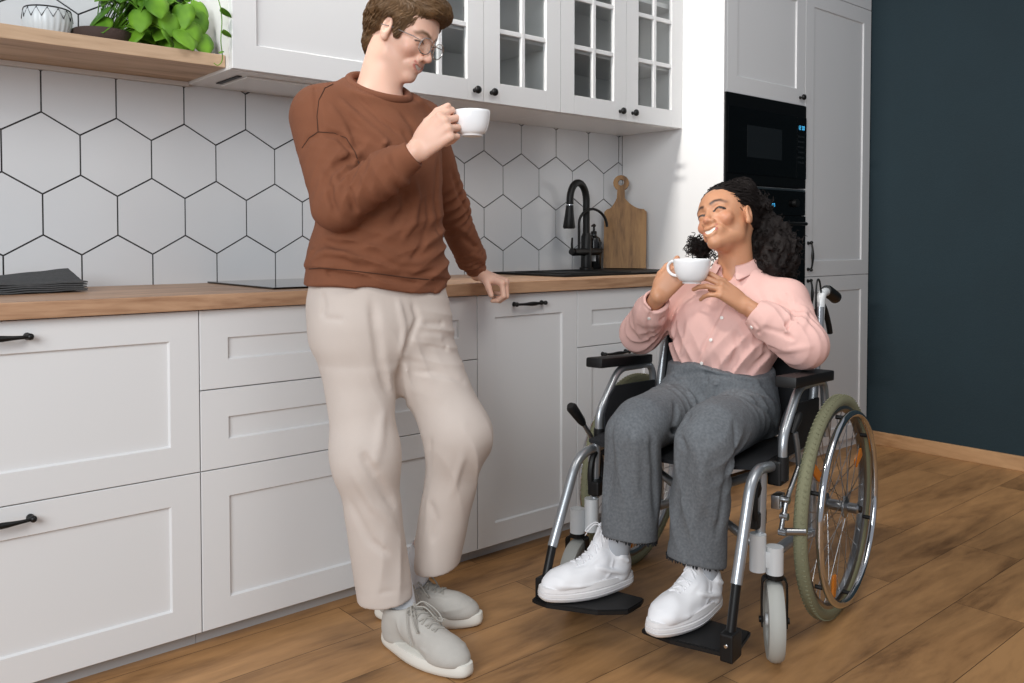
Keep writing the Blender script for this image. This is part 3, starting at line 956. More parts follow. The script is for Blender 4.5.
# side frames: tube work in silver
for s in (1, -1):
    bm = bmesh.new()
    yb = 0.245 * s
    # upper seat rail, back upright, lower rail, front post
    tube(bm, [(0.30, yb, 0.475), (-0.02, yb, 0.475)], 0.0125, seg=14)
    tube(bm, [(-0.03, yb, 0.20), (-0.03, yb, 0.60), (-0.075, yb, 0.80), (-0.08, yb, 0.86)], 0.0125, seg=14)
    tube(bm, fillet([(-0.03, yb, 0.21), (0.15, yb, 0.235), (0.33, yb, 0.235)], 0.04), 0.0145, seg=14)
    tube(bm, [(0.36, yb, 0.475), (0.375, yb, 0.225)], 0.0125, seg=14)
    obj('side_frame', bm, 'silver_paint', CH, smooth=True)
    bm = bmesh.new()
    lathe(bm, [(0, 0.225), (0.0205, 0.225), (0.0205, 0.318), (0, 0.318)], seg=22, M=Matrix.Translation((0.385, 0.245 * s, 0)))
    box(bm, -0.008, 0.008, -0.02, 0.02, 0.235, 0.275, bevel=0.002, M=Matrix.Translation((0.375, 0.263 * s, 0)))
    obj('post_sleeve', bm, 'grey_paint', CH, smooth=True, label='light grey sleeve on the front post')
    obj('clamp_block', B(0.335, 0.40, 0.232 * s - 0.018, 0.232 * s + 0.018, 0.33, 0.372, bevel=0.006), 'black_plastic', CH)
    obj('clamp_block', B(0.262, 0.315, 0.258 * s - 0.018, 0.258 * s + 0.018, 0.425, 0.49, bevel=0.006), 'black_plastic', CH)

# cross brace under the seat
for a, b2 in (((0.27, 0.235, 0.225), (0.25, -0.235, 0.455)), ((0.25, -0.235, 0.225), (0.27, 0.235, 0.455))):
    obj('cross_brace', T([a, b2], 0.012, seg=12), 'silver_paint', CH, smooth=True)

# seat and back slings
bm = bmesh.new()
n = 14
vs = [[bm.verts.new((x, -0.245 + 0.49 * k / n, 0.492 - 0.022 * math.sin(PI * k / n))) for k in range(n + 1)] for x in (-0.01, 0.40)]
lo = [[bm.verts.new((v.co.x, v.co.y, v.co.z - 0.010)) for v in r] for r in vs]
for k in range(n):
    bm.faces.new((vs[0][k], vs[0][k + 1], vs[1][k + 1], vs[1][k])); bm.faces.new((lo[0][k], lo[1][k], lo[1][k + 1], lo[0][k + 1]))
    for i in (0, 1): bm.faces.new((vs[i][k], lo[i][k], lo[i][k + 1], vs[i][k + 1]))
for k in (0, n): bm.faces.new((vs[0][k], vs[1][k], lo[1][k], lo[0][k]))
obj('seat_sling', bm, 'black_fabric', CH, smooth=True)
bm = bmesh.new()
prev = None
for z, x in ((0.50, -0.035), (0.60, -0.045), (0.70, -0.065), (0.80, -0.090), (0.85, -0.095)):
    row = []
    for k in range(n + 1):
        v = -0.245 + 0.49 * k / n
        sag = 0.03 * math.sin(PI * k / n)
        row.append((bm.verts.new((x - sag, v, z)), bm.verts.new((x - sag - 0.010, v, z))))
    if prev:
        for k in range(n):
            bm.faces.new((prev[k][0], prev[k + 1][0], row[k + 1][0], row[k][0])); bm.faces.new((prev[k][1], row[k][1], row[k + 1][1], prev[k + 1][1]))
    prev = row
obj('backrest', bm, 'black_fabric', CH, smooth=True)

# skirt guards, armrests with pads
for s in (1, -1):
    yb = 0.262 * s
    poly = [(-0.02, 0.485), (0.288, 0.485), (0.292, 0.545), (0.262, 0.592), (0.225, 0.618), (-0.02, 0.605)]
    M = Matrix(((1, 0, 0, 0), (0, 0, 1, 0), (0, 1, 0, 0), (0, 0, 0, 1)))
    bm = bmesh.new(); prism(bm, poly, yb - 0.0035, yb + 0.0035, M=M, bevel=0.001)
    obj('side_guard', bm, 'black_fabric', CH)
    yt = 0.275 * s
    bm = bmesh.new()
    tube(bm, fillet([(0.297, yt, 0.47), (0.300, yt, 0.545), (0.185, yt, 0.664), (-0.03, yt, 0.655), (-0.052, yt, 0.49)], 0.045, 8), 0.0115, seg=14)
    arm = obj('armrest_frame', bm, 'silver_paint', CH, smooth=True)
    M = Matrix.Translation((0.155, 0.285 * s, 0.683)) @ Matrix.Rotation(R(-3.5), 4, 'Y')
    bm = bmesh.new(); box(bm, -0.157, 0.157, -0.028, 0.028, -0.013, 0.016, bevel=0.006, M=M)
    obj('arm_pad', bm, 'black_plastic', arm, smooth=True, angle=50, label='black padded arm pad')
    obj('socket', T([(0.297, yt, 0.44), (0.297, yt, 0.50)], 0.0155, seg=14), 'black_plastic', arm, smooth=True)

# push handles with grips and hand-brake levers
for s in (1, -1):
    yb = 0.245 * s
    bm = bmesh.new()
    tube(bm, fillet([(-0.078, yb, 0.80), (-0.092, yb, 0.895), (-0.135, yb, 0.903), (-0.20, yb, 0.888)], 0.035), 0.0125, seg=14)
    h = obj('push_handle', bm, 'grey_paint', CH, smooth=True)
    obj('grip', T([(-0.135, yb, 0.906), (-0.15, yb, 0.902), (-0.20, yb, 0.888), (-0.225, yb, 0.880), (-0.235, yb, 0.877)], [0.015, 0.0185, 0.0185, 0.019, 0.012], seg=18), 'black_plastic', h, smooth=True, label='black rubber grip')
    obj('brake_lever', T(smooth_path([(-0.105, yb, 0.865), (-0.13, yb, 0.845), (-0.165, yb, 0.80), (-0.178, yb, 0.775)], 5), 0.0085, seg=10), 'black_plastic', h, smooth=True)
    obj('brake_cable', T(smooth_path([(-0.10, yb, 0.875), (-0.075, yb, 0.935), (-0.05, yb, 0.93), (-0.045, yb, 0.86), (-0.055, yb, 0.62), (-0.04, yb, 0.36)], 6), 0.0028, seg=6), 'black_plastic', h, smooth=True)

# leg rests, each with an angled footplate
def leg_rest(path, low, s, plate):
    bm = bmesh.new(); tube(bm, fillet(path, 0.07, 10), 0.0135, seg=16)
    l = obj('leg_rest', bm, 'silver_paint', CH, smooth=True)
    bm = bmesh.new(); tube(bm, [path[-1], low], 0.0115, seg=14)
    obj('lower_tube', bm, 'black_metal', l, smooth=True, label='black lower tube')
    bm = bmesh.new(); prism(bm, plate, low[2] - 0.040, low[2] - 0.026, bevel=0.003)
    obj('foot_plate', bm, 'black_plastic', l, label='black footplate')
    bm = bmesh.new(); box(bm, low[0] - 0.035, low[0] + 0.022, low[1] - 0.016, low[1] + 0.016, low[2] - 0.045, low[2] + 0.022, bevel=0.005)
    obj('hinge', bm, 'black_plastic', l)
    bm = bmesh.new(); lathe(bm, [(0, 0), (0.0055, 0), (0.004, 0.003), (0, 0.0035)], axis='x', seg=12, M=Matrix.Translation((low[0] + 0.0222, low[1], low[2] - 0.005)))
    obj('screw', bm, 'chrome', l, smooth=True)
    return l


leg_rest([(0.30, 0.250, 0.472), (0.437, 0.250, 0.490), (0.536, 0.252, 0.240)], (0.572, 0.252, 0.118), 1,
         [(0.585, 0.255), (0.575, 0.150), (0.645, 0.050), (0.655, 0.055), (0.600, 0.258)] if 0 else
         [(0.440, 0.250), (0.440, 0.030), (0.470, 0.020), (0.590, 0.030), (0.598, 0.110), (0.580, 0.255), (0.540, 0.262)])
leg_rest([(0.33, -0.250, 0.458), (0.450, -0.250, 0.455), (0.575, -0.250, 0.232)], (0.611, -0.250, 0.140), -1,
         [(0.480, -0.255), (0.470, -0.030), (0.500, -0.022), (0.560, -0.026), (0.610, -0.085), (0.655, -0.215), (0.650, -0.262), (0.60, -0.27)])
# swing-away catch on the far leg rest
obj('swing_catch', T([(0.365 + 0.030 * math.cos(2 * PI * k / 20), -0.243, 0.385 + 0.062 * math.sin(2 * PI * k / 20)) for k in range(20)], 0.009, seg=8, closed=True), 'black_plastic', CH, smooth=True)
obj('swing_catch', T([(0.385 + 0.016 * math.cos(2 * PI * k / 20), 0.243, 0.395 + 0.050 * math.sin(2 * PI * k / 20)) for k in range(20)], 0.007, seg=8, closed=True), 'black_plastic', CH, smooth=True)

# wheel locks: near lever folded back against the tyre, far lever standing up
bm = bmesh.new()
tube(bm, fillet([(0.335, 0.285, 0.318), (0.315, 0.292, 0.395), (0.250, 0.300, 0.470)], 0.02), 0.0065, seg=10)
tube(bm, [(0.335, 0.285, 0.318), (0.300, 0.335, 0.318)], 0.0095, seg=12)
box(bm, 0.30, 0.345, 0.262, 0.284, 0.375, 0.41, bevel=0.003)
for z, x in ((0.318, 0.335), (0.355, 0.325), (0.395, 0.315)): tube(bm, [(x, 0.280, z), (x, 0.300, z)], 0.009, seg=10)
l = obj('wheel_lock', bm, 'steel', CH, smooth=True)
obj('lever_handle', T(smooth_path([(0.250, 0.300, 0.470), (0.262, 0.300, 0.520), (0.270, 0.297, 0.560)], 4), 0.0075, seg=10), 'dark_silver', l, smooth=True)
obj('lever_knob', T([(0.272, 0.290, 0.556), (0.240, 0.292, 0.590), (0.225, 0.292, 0.600)], [0.006, 0.012, 0.008], seg=12), 'black_plastic', l, smooth=True)
bm = bmesh.new()
tube(bm, [(0.300, -0.285, 0.420), (0.320, -0.290, 0.480), (0.365, -0.290, 0.528)], 0.0068, seg=10)
box(bm, 0.27, 0.32, -0.30, -0.27, 0.40, 0.44, bevel=0.003)
l = obj('wheel_lock', bm, 'steel', CH, smooth=True)
obj('lever_knob', T([(0.360, -0.290, 0.522), (0.370, -0.290, 0.532), (0.420, -0.290, 0.578), (0.428, -0.290, 0.586)], [0.009, 0.0125, 0.016, 0.010], seg=14), 'black_plastic', l, smooth=True, label='black plastic knob')
# ------------------------------------------------------------------ implicit surfaces for people, clothes and shoes
A3 = lambda *v: np.array(v, float)


def unit(v):
    v = np.asarray(v, float); return v / np.linalg.norm(v)


def seg_t(P, a, b):
    ab = b - a
    t = np.clip(((P - a) @ ab) / max(ab @ ab, 1e-12), 0, 1)
    return t, P - (a + t[:, None] * ab)


def cap(a, b, ra, rb=None, axis=None, flat=1.0):
    """tapered limb from a to b; optionally flattened along 'axis' by 'flat'"""
    a, b = A3(*a), A3(*b); rb = ra if rb is None else rb
    ax = None if axis is None else unit(axis)
    def f(P):
        t, q = seg_t(P, a, b)
        if ax is not None:
            s = q @ ax
            q = q + (s / flat - s)[:, None] * ax
        d = np.sqrt((q * q).sum(1)) - (ra + (rb - ra) * t)
        return d * min(1.0, flat) if ax is not None else d
    return f


def ell(c, r, M=None):
    """ellipsoid; M holds the axes as columns"""
    c = A3(*c); r = A3(*r)
    def f(P):
        q = P - c
        if M is not None: q = q @ M
        k0 = np.sqrt(((q / r) ** 2).sum(1)); k1 = np.sqrt(((q / (r * r)) ** 2).sum(1)) + 1e-9
        return k0 * (k0 - 1) / k1
    return f


def poly(pts, rs):
    """chain of tapered limbs"""
    fs = [cap(pts[i], pts[i + 1], rs[i], rs[i + 1]) for i in range(len(pts) - 1)]
    def f(P):
        d = fs[0](P)
        for g in fs[1:]: d = np.minimum(d, g(P))
        return d
    return f


def loft(rows, M=None, o=None, p=2.3):
    """stack of (z, cx, cy, rx, ry) super-elliptical sections, smooth in z"""
    T_ = np.array(rows, float)
    zz = np.linspace(T_[0, 0], T_[-1, 0], 60)
    # smooth interpolation of the sections
    def cr(col):
        m = np.gradient(T_[:, col], T_[:, 0]); out = []
        for z in zz:
            i = min(max(np.searchsorted(T_[:, 0], z) - 1, 0), len(T_) - 2)
            h = T_[i + 1, 0] - T_[i, 0]; t = (z - T_[i, 0]) / h
            out.append((2 * t ** 3 - 3 * t * t + 1) * T_[i, col] + (t ** 3 - 2 * t * t + t) * h * m[i] + (-2 * t ** 3 + 3 * t * t) * T_[i + 1, col] + (t ** 3 - t * t) * h * m[i + 1])
        return np.array(out)
    C_ = [cr(k) for k in (1, 2, 3, 4)]
    def f(P):
        q = P if o is None else P - o
        if M is not None: q = q @ M
        z = np.clip(q[:, 2], zz[0], zz[-1])
        cx, cy, rx, ry = (np.interp(z, zz, c) for c in C_)
        n = ((np.abs((q[:, 0] - cx) / rx) ** p + np.abs((q[:, 1] - cy) / ry) ** p) ** (1 / p) - 1) * np.minimum(rx, ry)
        e = np.maximum(zz[0] - q[:, 2], q[:, 2] - zz[-1])
        return np.where(e > 0, np.sqrt(np.maximum(n, 0) ** 2 + e * e), np.maximum(n, e))
    return f


def half(p, n):
    """half space on the side n points to is outside"""
    p = A3(*p); n = unit(n)
    return lambda P: (P - p) @ n


def local(fn, o, M):
    """evaluate fn in a frame with origin o and axes = columns of M"""
    o = A3(*o)
    return lambda P: fn((P - o) @ M)


def waves(seed, scale, n=10, squash=(1, 1, 1)):
    rg = np.random.RandomState(seed)
    K = rg.normal(size=(n, 3)); K = K / np.linalg.norm(K, axis=1)[:, None] * rg.uniform(0.6, 1.5, n)[:, None] * scale * np.array(squash)
    ph = rg.uniform(0, 6.28, n)
    return lambda P: np.sin(P @ K.T + ph).sum(1) / n ** 0.5 * 0.8


def crumple(c, rad, dirn, wl, amp, seed=0):
    """bunch of soft parallel wrinkles around a point, running across 'dirn'"""
    c = A3(*c); k = unit(dirn) * 2 * math.pi / wl; wv_ = waves(seed + 50, 14.0)
    def f(P):
        q = P - c; e = np.exp(-(q * q).sum(1) / (rad * rad))
        ph = q @ k * 0.5 + 1.3 * wv_(P)
        return amp * e * (1 - 2 * np.abs(np.sin(ph)) ** 0.8)
    f.c = c; f.r = rad * 2.2
    return f


class Field:
    def __init__(s, xf=None): s.ops = []; s.post = []; s.xf = xf
    def u(s, fn, k=0.01): s.ops.append(('u', fn, k)); return s
    def s(s, fn, k=0.004): s.ops.append(('s', fn, k)); return s
    def i(s, fn, k=0.003): s.ops.append(('i', fn, k)); return s
    def disp(s, fn): s.post.append(('n', fn, None)); return s
    def fold(s, pts, w, amp):
        """ridge (amp > 0) or crease (amp < 0) along a polyline"""
        s.post.append(('f', np.array(pts, float), (w, amp))); return s

    def __call__(s, P, c=None, Rb=0.0):
        d = np.full(len(P), 0.35)
        for op, fn, k in s.ops:
            if c is not None and op != 'i':
                if fn(c)[0] * 0.72 > Rb + k + 0.004: continue
            v = fn(P)
            if op == 'u':
                h = np.maximum(k - np.abs(d - v), 0) / k
                d = np.minimum(d, v) - h * h * k * 0.25
            elif op == 's':
                v = -v; h = np.maximum(k - np.abs(d - v), 0) / k
                d = np.maximum(d, v) + h * h * k * 0.25
            else:
                h = np.maximum(k - np.abs(d - v), 0) / k
                d = np.maximum(d, v) + h * h * k * 0.25
        for kind, fn, ar in s.post:
            if kind == 'n':
                if c is not None and hasattr(fn, 'r') and np.linalg.norm(c[0] - fn.c) > Rb + fn.r: continue
                d = d - fn(P)
            else:
                w, amp = ar
                if c is not None:
                    dm = min(np.linalg.norm(seg_t(c, fn[i], fn[i + 1])[1][0]) for i in range(len(fn) - 1))
                    if dm > Rb + 3 * w: continue
                m = None; L = 0
                n = len(fn) - 1
                for i in range(n):
                    t, q = seg_t(P, fn[i], fn[i + 1])
                    dd = (q * q).sum(1); uu = (i + t) / n
                    if m is None: m, L = dd, uu
                    else:
                        c2 = dd < m; m = np.where(c2, dd, m); L = np.where(c2, uu, L)
                env = np.minimum(1, np.minimum(L, 1 - L) * 5 + 0.12)
                d = d - amp * env * np.exp(-m / (w * w))
        return d

    def hits(s, pts):
        """first points of the surface seen along several sight lines at once"""
        c = np.array(CAMC)
        D = np.array([ray_dir(px, py) for px, py in pts])
        if s.xf is not None: c = (c - s.xf[0]) @ s.xf[1]; D = D @ s.xf[1]
        t = np.full(len(D), 1.5)
        for _ in range(90):
            v = s(c + D * t[:, None])
            t = np.where(v < 0.0005, t, t + np.clip(v * 0.75, 0.0004, 0.06))
        return [tuple(p) for p in c + D * t[:, None]]

    def folds(s, items, gain=1.0, wmin=0.0058):
        flat = [p for pts, w, a in items for p in pts]
        H_ = s.hits(flat); k = 0
        for pts, w, a in items:
            s.fold(H_[k:k + len(pts)], max(w, wmin), a * gain); k += len(pts)


CAMC = (-1.72453, -2.74529, 1.05331)
def _cam_axes():
    cy, sy = math.cos(.7104), math.sin(.7104); cp, sp = math.cos(.0302), math.sin(.0302)
    fw = A3(sy * cp, cy * cp, -sp); r = A3(cy, -sy, 0)
    return fw, r, np.cross(r, fw)
FW, RT, UPV = _cam_axes()
def ray_dir(px, py): return unit(FW + RT * (px - 512) / 860.637 - UPV * (py - 266.5128) / 860.637)


HQ = 1.0


def nets(F, lo, hi, h, passes=2):
    """sparse surface nets: returns vertices, quads"""
    Bc = 8; h = h * HQ
    lo = np.array(lo, float); hi = np.array(hi, float)
    nb = np.ceil((hi - lo) / (h * Bc)).astype(int)
    NB = nb * Bc + 3
    step = h * Bc
    G = 4                                       # blocks are handled in groups so far-off limbs can be skipped
    V_all, K_all, Q_all = [], [], []
    rad = step * 0.87
    l3 = np.arange(Bc + 1)
    og = np.stack(np.meshgrid(l3, l3, l3, indexing='ij'), -1).reshape(-1, 3)
    oc = np.stack(np.meshgrid(*[np.arange(Bc)] * 3, indexing='ij'), -1).reshape(-1, 3)
    for gx in range(0, nb[0], G):
        for gy in range(0, nb[1], G):
            for gz in range(0, nb[2], G):
                b = np.stack(np.meshgrid(np.arange(gx, min(gx + G, nb[0])), np.arange(gy, min(gy + G, nb[1])), np.arange(gz, min(gz + G, nb[2])), indexing='ij'), -1).reshape(-1, 3)
                cc = lo + (b + 0.5) * step
                gc = (cc.min(0) + cc.max(0))[None, :] / 2
                Rg = np.linalg.norm(cc.max(0) - cc.min(0)) / 2 + rad
                d = F(cc, gc, Rg)
                b = b[np.abs(d) < rad * 2.3 + 0.014]
                if not len(b): continue
                for q0 in range(0, len(b), 24):
                    bb = b[q0:q0 + 24]
                    cc = lo + (bb + 0.5) * step
                    gc = (cc.min(0) + cc.max(0))[None, :] / 2
                    Rg = np.linalg.norm(cc.max(0) - cc.min(0)) / 2 + rad
                    idx = bb[:, None, :] * Bc + og[None]
                    D = F((lo + idx * h).reshape(-1, 3), gc, Rg).reshape(len(bb), Bc + 1, Bc + 1, Bc + 1)
                    ins = D < 0
                    m = ins.reshape(len(bb), -1); m = m.any(1) & ~m.all(1)
                    if not m.any(): continue
                    D, ins, bb = D[m], ins[m], bb[m]
                    acc = np.zeros((len(bb), Bc, Bc, Bc, 3)); cnt = np.zeros((len(bb), Bc, Bc, Bc))
                    sl = lambda o: slice(o, o + Bc)
                    for ax in range(3):
                        for o1 in (0, 1):
                            for o2 in (0, 1):
                                o = [0, 0, 0]; oth = [a for a in range(3) if a != ax]; o[oth[0]], o[oth[1]] = o1, o2
                                e = list(o); e[ax] = 1
                                a_ = D[:, sl(o[0]), sl(o[1]), sl(o[2])]; b_ = D[:, sl(e[0]), sl(e[1]), sl(e[2])]
                                x = (a_ < 0) != (b_ < 0)
                                t = np.where(x, a_ / np.where(x, a_ - b_, 1), 0)
                                cnt += x
                                for k in range(3): acc[..., k] += x * (o[k] + (t if k == ax else 0))
                    has = cnt > 0
                    pos = acc[has] / cnt[has][:, None]
                    ci = (bb[:, None, :] * Bc + oc[None]).reshape(len(bb), Bc, Bc, Bc, 3)[has]
                    V_all.append(lo + (ci + pos) * h)
                    K_all.append(((ci[:, 0] + 1) * NB[1] + ci[:, 1] + 1) * NB[2] + ci[:, 2] + 1)
                    gi = (bb[:, None, :] * Bc + oc[None]).reshape(len(bb), Bc, Bc, Bc, 3)
                    for ax in range(3):
                        o = [0, 0, 0]; o[ax] = 1
                        a_ = ins[:, :Bc, :Bc, :Bc]; b_ = ins[:, sl(o[0]), sl(o[1]), sl(o[2])]
                        x = a_ != b_
                        if not x.any(): continue
                        ii = gi[x]; sgn = a_[x]
                        u, v = [(1, 2), (2, 0), (0, 1)][ax]
                        key = lambda du, dv: (lambda c: ((c[:, 0] + 1) * NB[1] + c[:, 1] + 1) * NB[2] + c[:, 2] + 1)(ii - np.eye(3, dtype=int)[u] * du - np.eye(3, dtype=int)[v] * dv)
                        q = np.stack([key(0, 0), key(1, 0), key(1, 1), key(0, 1)], 1)
                        q[~sgn] = q[~sgn][:, ::-1]
                        Q_all.append(q)
    V = np.concatenate(V_all); K = np.concatenate(K_all); Q = np.concatenate(Q_all)
    K, first = np.unique(K, return_index=True); V = V[first]
    j = np.searchsorted(K, Q); j = np.clip(j, 0, len(K) - 1)
    ok = (K[j] == Q).all(1)
    j = j[ok]
    # two light smoothing passes remove the lattice steps
    for _ in range(passes):
        S = np.zeros_like(V); n = np.zeros(len(V))
        for a, b in ((0, 1), (1, 2), (2, 3), (3, 0)):
            for p, q in ((a, b), (b, a)):
                np.add.at(S, j[:, p], V[j[:, q]]) if len(V) < 2000 else [S.__setitem__((slice(None), c), S[:, c] + np.bincount(j[:, p], V[j[:, q], c], len(V))) for c in range(3)]
                n += np.bincount(j[:, p], minlength=len(V))
        V = V * 0.5 + 0.5 * S / np.maximum(n, 1)[:, None]
    return V, j


def skin_obj(name, F, lo, hi, h, material, parent=None, colour=None, label=None, passes=2):
    V, Q = nets(F, lo, hi, h, passes)
    me = bpy.data.meshes.new(name)
    me.vertices.add(len(V)); me.vertices.foreach_set('co', V.astype(np.float32).ravel())
    me.loops.add(len(Q) * 4); me.loops.foreach_set('vertex_index', Q.astype(np.int32).ravel())
    me.polygons.add(len(Q)); me.polygons.foreach_set('loop_start', np.arange(0, len(Q) * 4, 4, dtype=np.int32))
    me.polygons.foreach_set('loop_total', np.full(len(Q), 4, dtype=np.int32))
    me.update(calc_edges=True)
    me.polygons.foreach_set('use_smooth', [True] * len(Q))
    if colour is not None:
        C4 = np.ones((len(V), 4), np.float32); C4[:, :3] = colour(V)
        at_ = me.color_attributes.new('tone', 'FLOAT_COLOR', 'POINT')
        at_.data.foreach_set('color', C4.ravel())
    for m in (material if isinstance(material, (list, tuple)) else [material]): me.materials.append(MATS[m])
    me.validate()
    o = bpy.data.objects.new(name, me); COL.objects.link(o)
    if parent is not None: o.parent = parent
    if label: o['label'] = label
    return o


# ------------------------------------------------------------------ anatomy helpers
def hand_ops(F, W, d, n, right, S=1.0, curls=((30, 40, 20),) * 4, fan=(6, 2, -3, -9), thumb=None, k=0.010):
    """palm, four jointed fingers and a thumb; d towards the knuckles, n out of the palm"""
    d = unit(d); n = np.asarray(n, float); n = unit(n - d * (n @ d)); s = np.cross(d, n) * (1 if right else -1)
    W = A3(*W)
    off = (0.029, 0.010, -0.0095, -0.0275); reach = (0.086, 0.089, 0.084, 0.076)
    lens = ((0.041, 0.025, 0.020), (0.045, 0.028, 0.021), (0.041, 0.026, 0.021), (0.032, 0.020, 0.018))
    tips = {}
    for i in range(4):
        K = W + (d * reach[i] + s * off[i] - n * 0.003 * (1 if i in (1, 2) else 0)) * S
        F.u(cap(W + s * off[i] * 0.55 * S + n * 0.002, K, 0.0150 * S, 0.0108 * S), k)
        fd = unit(d + s * math.tan(R(fan[i])))
        p = K; th = 0; rr = (0.0092, 0.0083, 0.0076, 0.0064)
        if i == 3: rr = (0.0080, 0.0072, 0.0066, 0.0056)
        for jn in range(3):
            th += R(curls[i][jn])
            q = p + (fd * math.cos(th) + n * math.sin(th)) * lens[i][jn] * S
            F.u(cap(p, q, rr[jn] * S, rr[jn + 1] * S), 0.0055 if jn == 0 else 0.002)
            p = q
        tips[i] = (p, unit(fd * math.cos(th) + n * math.sin(th)), unit(-fd * math.sin(th) + n * math.cos(th)))
    # heel of the hand and thumb
    F.u(ell(W + (d * 0.035 + s * 0.012 + n * 0.007) * S, (0.030 * S, 0.030 * S, 0.016 * S), np.stack([d, s, n], 1)), 0.012)
    th = thumb or ((0.020, 0.024, 0.008), (0.050, 0.043, 0.018), (0.080, 0.050, 0.022), (0.105, 0.047, 0.026))
    tp = [W + (d * a + s * b + n * c) * S for a, b, c in th]
    for i, (ra, rb) in enumerate(((0.015, 0.0125), (0.0115, 0.0100), (0.0098, 0.0080))):
        F.u(cap(tp[i], tp[i + 1], ra * S, rb * S), 0.010 if i == 0 else 0.003)
    return tips


def frame(fwd, up=(0, 0, 1), roll=0.0):
    """columns: right, forward, up"""
    f = unit(fwd); u = np.asarray(up, float); r = unit(np.cross(f, u)); u = np.cross(r, f)
    c, s_ = math.cos(roll), math.sin(roll)
    return np.stack([r * c + u * s_, f, -r * s_ + u * c], 1)


def head_ops(F, o, M, S=1.0, female=False, smile=1.0, neck=None, neck_r=(0.052, 0.060)):
    """adult head with features, in head space: x right, y forward, z up, eyes at z = 0"""
    o = A3(*o)
    L = lambda fn: local(lambda P: fn(P / S) * S, o, M)
    E = lambda c, r, k=0.01, Mx=None: F.u(L(ell(c, r, Mx)), k * S)
    C = lambda a, b, ra, rb=None, k=0.008: F.u(L(cap(a, b, ra, rb)), k * S)
    jw = 0.79 if female else 1.0
    M_up = (0, 0, 1)
    E((0, -0.014, 0.036), (0.074, 0.095, 0.080), 0.01)
    E((0, 0.030, 0.022), (0.062, 0.058, 0.062), 0.03)
    E((0, 0.028, -0.036), (0.056 * jw, 0.055, 0.074), 0.03)
    for s in (-1, 1):
        jz = -0.060 if female else -0.068
        C((s * 0.055 * jw, -0.004, -0.030), (s * 0.045 * jw, 0.006, jz), 0.016, 0.014, 0.024)
        C((s * 0.045 * jw, 0.006, jz), (s * 0.010, 0.066, -0.099), 0.016, 0.014, 0.022)
        E((s * 0.040, 0.060, -0.032 + 0.004 * smile), (0.021, 0.018, 0.019), 0.016)        # cheeks lifted by the smile
        C((s * 0.012, 0.083, 0.019), (s * 0.046, 0.068, 0.020), 0.0085 if not female else 0.007, 0.006, 0.014)
    E((0, 0.072, -0.098), (0.018 * jw, 0.016, 0.015), 0.014)
    # nose
    C((0, 0.082, 0.008), (0, 0.103 if not female else 0.098, -0.030), 0.0068, 0.0090, 0.010)
    E((0, 0.105 if not female else 0.099, -0.036), (0.0115, 0.0115, 0.0098), 0.007)
    nw = 1.18 if female else 1.0
    for s in (-1, 1): E((s * 0.0128 * nw, 0.092, -0.040), (0.0080 * nw, 0.0100, 0.0075), 0.005)
    for s in (-1, 1): F.s(L(ell((s * 0.0065, 0.098, -0.0475), (0.0035, 0.005, 0.003))), 0.003)
    # eye sockets, lids with a narrow slit
    for s in (-1, 1):
        F.s(L(ell((s * 0.032, 0.094, 0.001), (0.017, 0.016, 0.011))), 0.014)
        E((s * 0.032, 0.0725, -0.001), (0.0165, 0.0135, 0.0125), 0.005)
    # mouth: lips laid on the face along a smiling arc, an open cavity between them
    E((0, 0.072, -0.064), (0.032, 0.020, 0.022), 0.018)
    w = 0.0305
    ts = np.linspace(-1, 1, 9)
    def surf(xz):
        y = np.full(len(xz), 0.125); xz = np.array(xz)
        for _ in range(40):
            v = F(o + (np.stack([xz[:, 0], y, xz[:, 1]], 1) * S) @ M.T) / S
            y = y - np.clip(v * 0.8, -0.002, 0.02)
        return y
    gap = 0.0108 if female else 0.0080
    up_xz = [(w * t, -0.0605 + gap * 0.10 + 0.0100 * smile * t * t - 0.0012 * (abs(t) < 0.1)) for t in ts]
    lo_xz = [(w * t, -0.0605 - gap * 2.15 + (0.0100 * smile + gap * 2.0) * abs(t) ** 2.2) for t in ts]
    yu, yl = surf(up_xz), surf(lo_xz)
    mid_xz = [((a[0] + b[0]) / 2, (a[1] + b[1]) / 2) for a, b in zip(up_xz, lo_xz)]; ym = surf(mid_xz)
    for i in range(2, 6):
        hh = abs(up_xz[i][1] - lo_xz[i][1]) * 0.5 + 0.0005
        cv = cap((mid_xz[i][0], ym[i] + 0.004, mid_xz[i][1]), (mid_xz[i + 1][0], ym[i + 1] + 0.004, mid_xz[i + 1][1]), 0.0170, None, (0, 0, 1), hh / 0.0170)
        F.s(L(lambda P, cv=cv: np.maximum(cv(P), np.abs(P[:, 0]) - 0.0200)), 0.002)
    up = [(x, y - 0.0012, z) for (x, z), y in zip(up_xz, yu)]; lo_ = [(x, y - 0.0012, z) for (x, z), y in zip(lo_xz, yl)]
    thick = 1.15 if female else 0.9
    for i in range(1, 7):
        r = lambda t: (0.0016 + 0.0034 * (1 - t * t) ** 0.7) * thick
        C(up[i], up[i + 1], r(ts[i]) * 0.85, r(ts[i + 1]) * 0.85, 0.003); C(lo_[i], lo_[i + 1], r(ts[i]), r(ts[i + 1]), 0.003)
    # folds from the nose to the corners of the mouth
    for s in (-1, 1):
        ny = surf([(s * 0.019, -0.038), (s * 0.029, -0.046), (s * 0.039, -0.056), (s * 0.042, -0.068)])
        F.fold([tuple(o + M @ (A3(x, y, z) * S)) for (x, z), y in zip([(s * 0.019, -0.038), (s * 0.029, -0.046), (s * 0.039, -0.056), (s * 0.042, -0.068)], ny)], 0.0048, -0.0022)
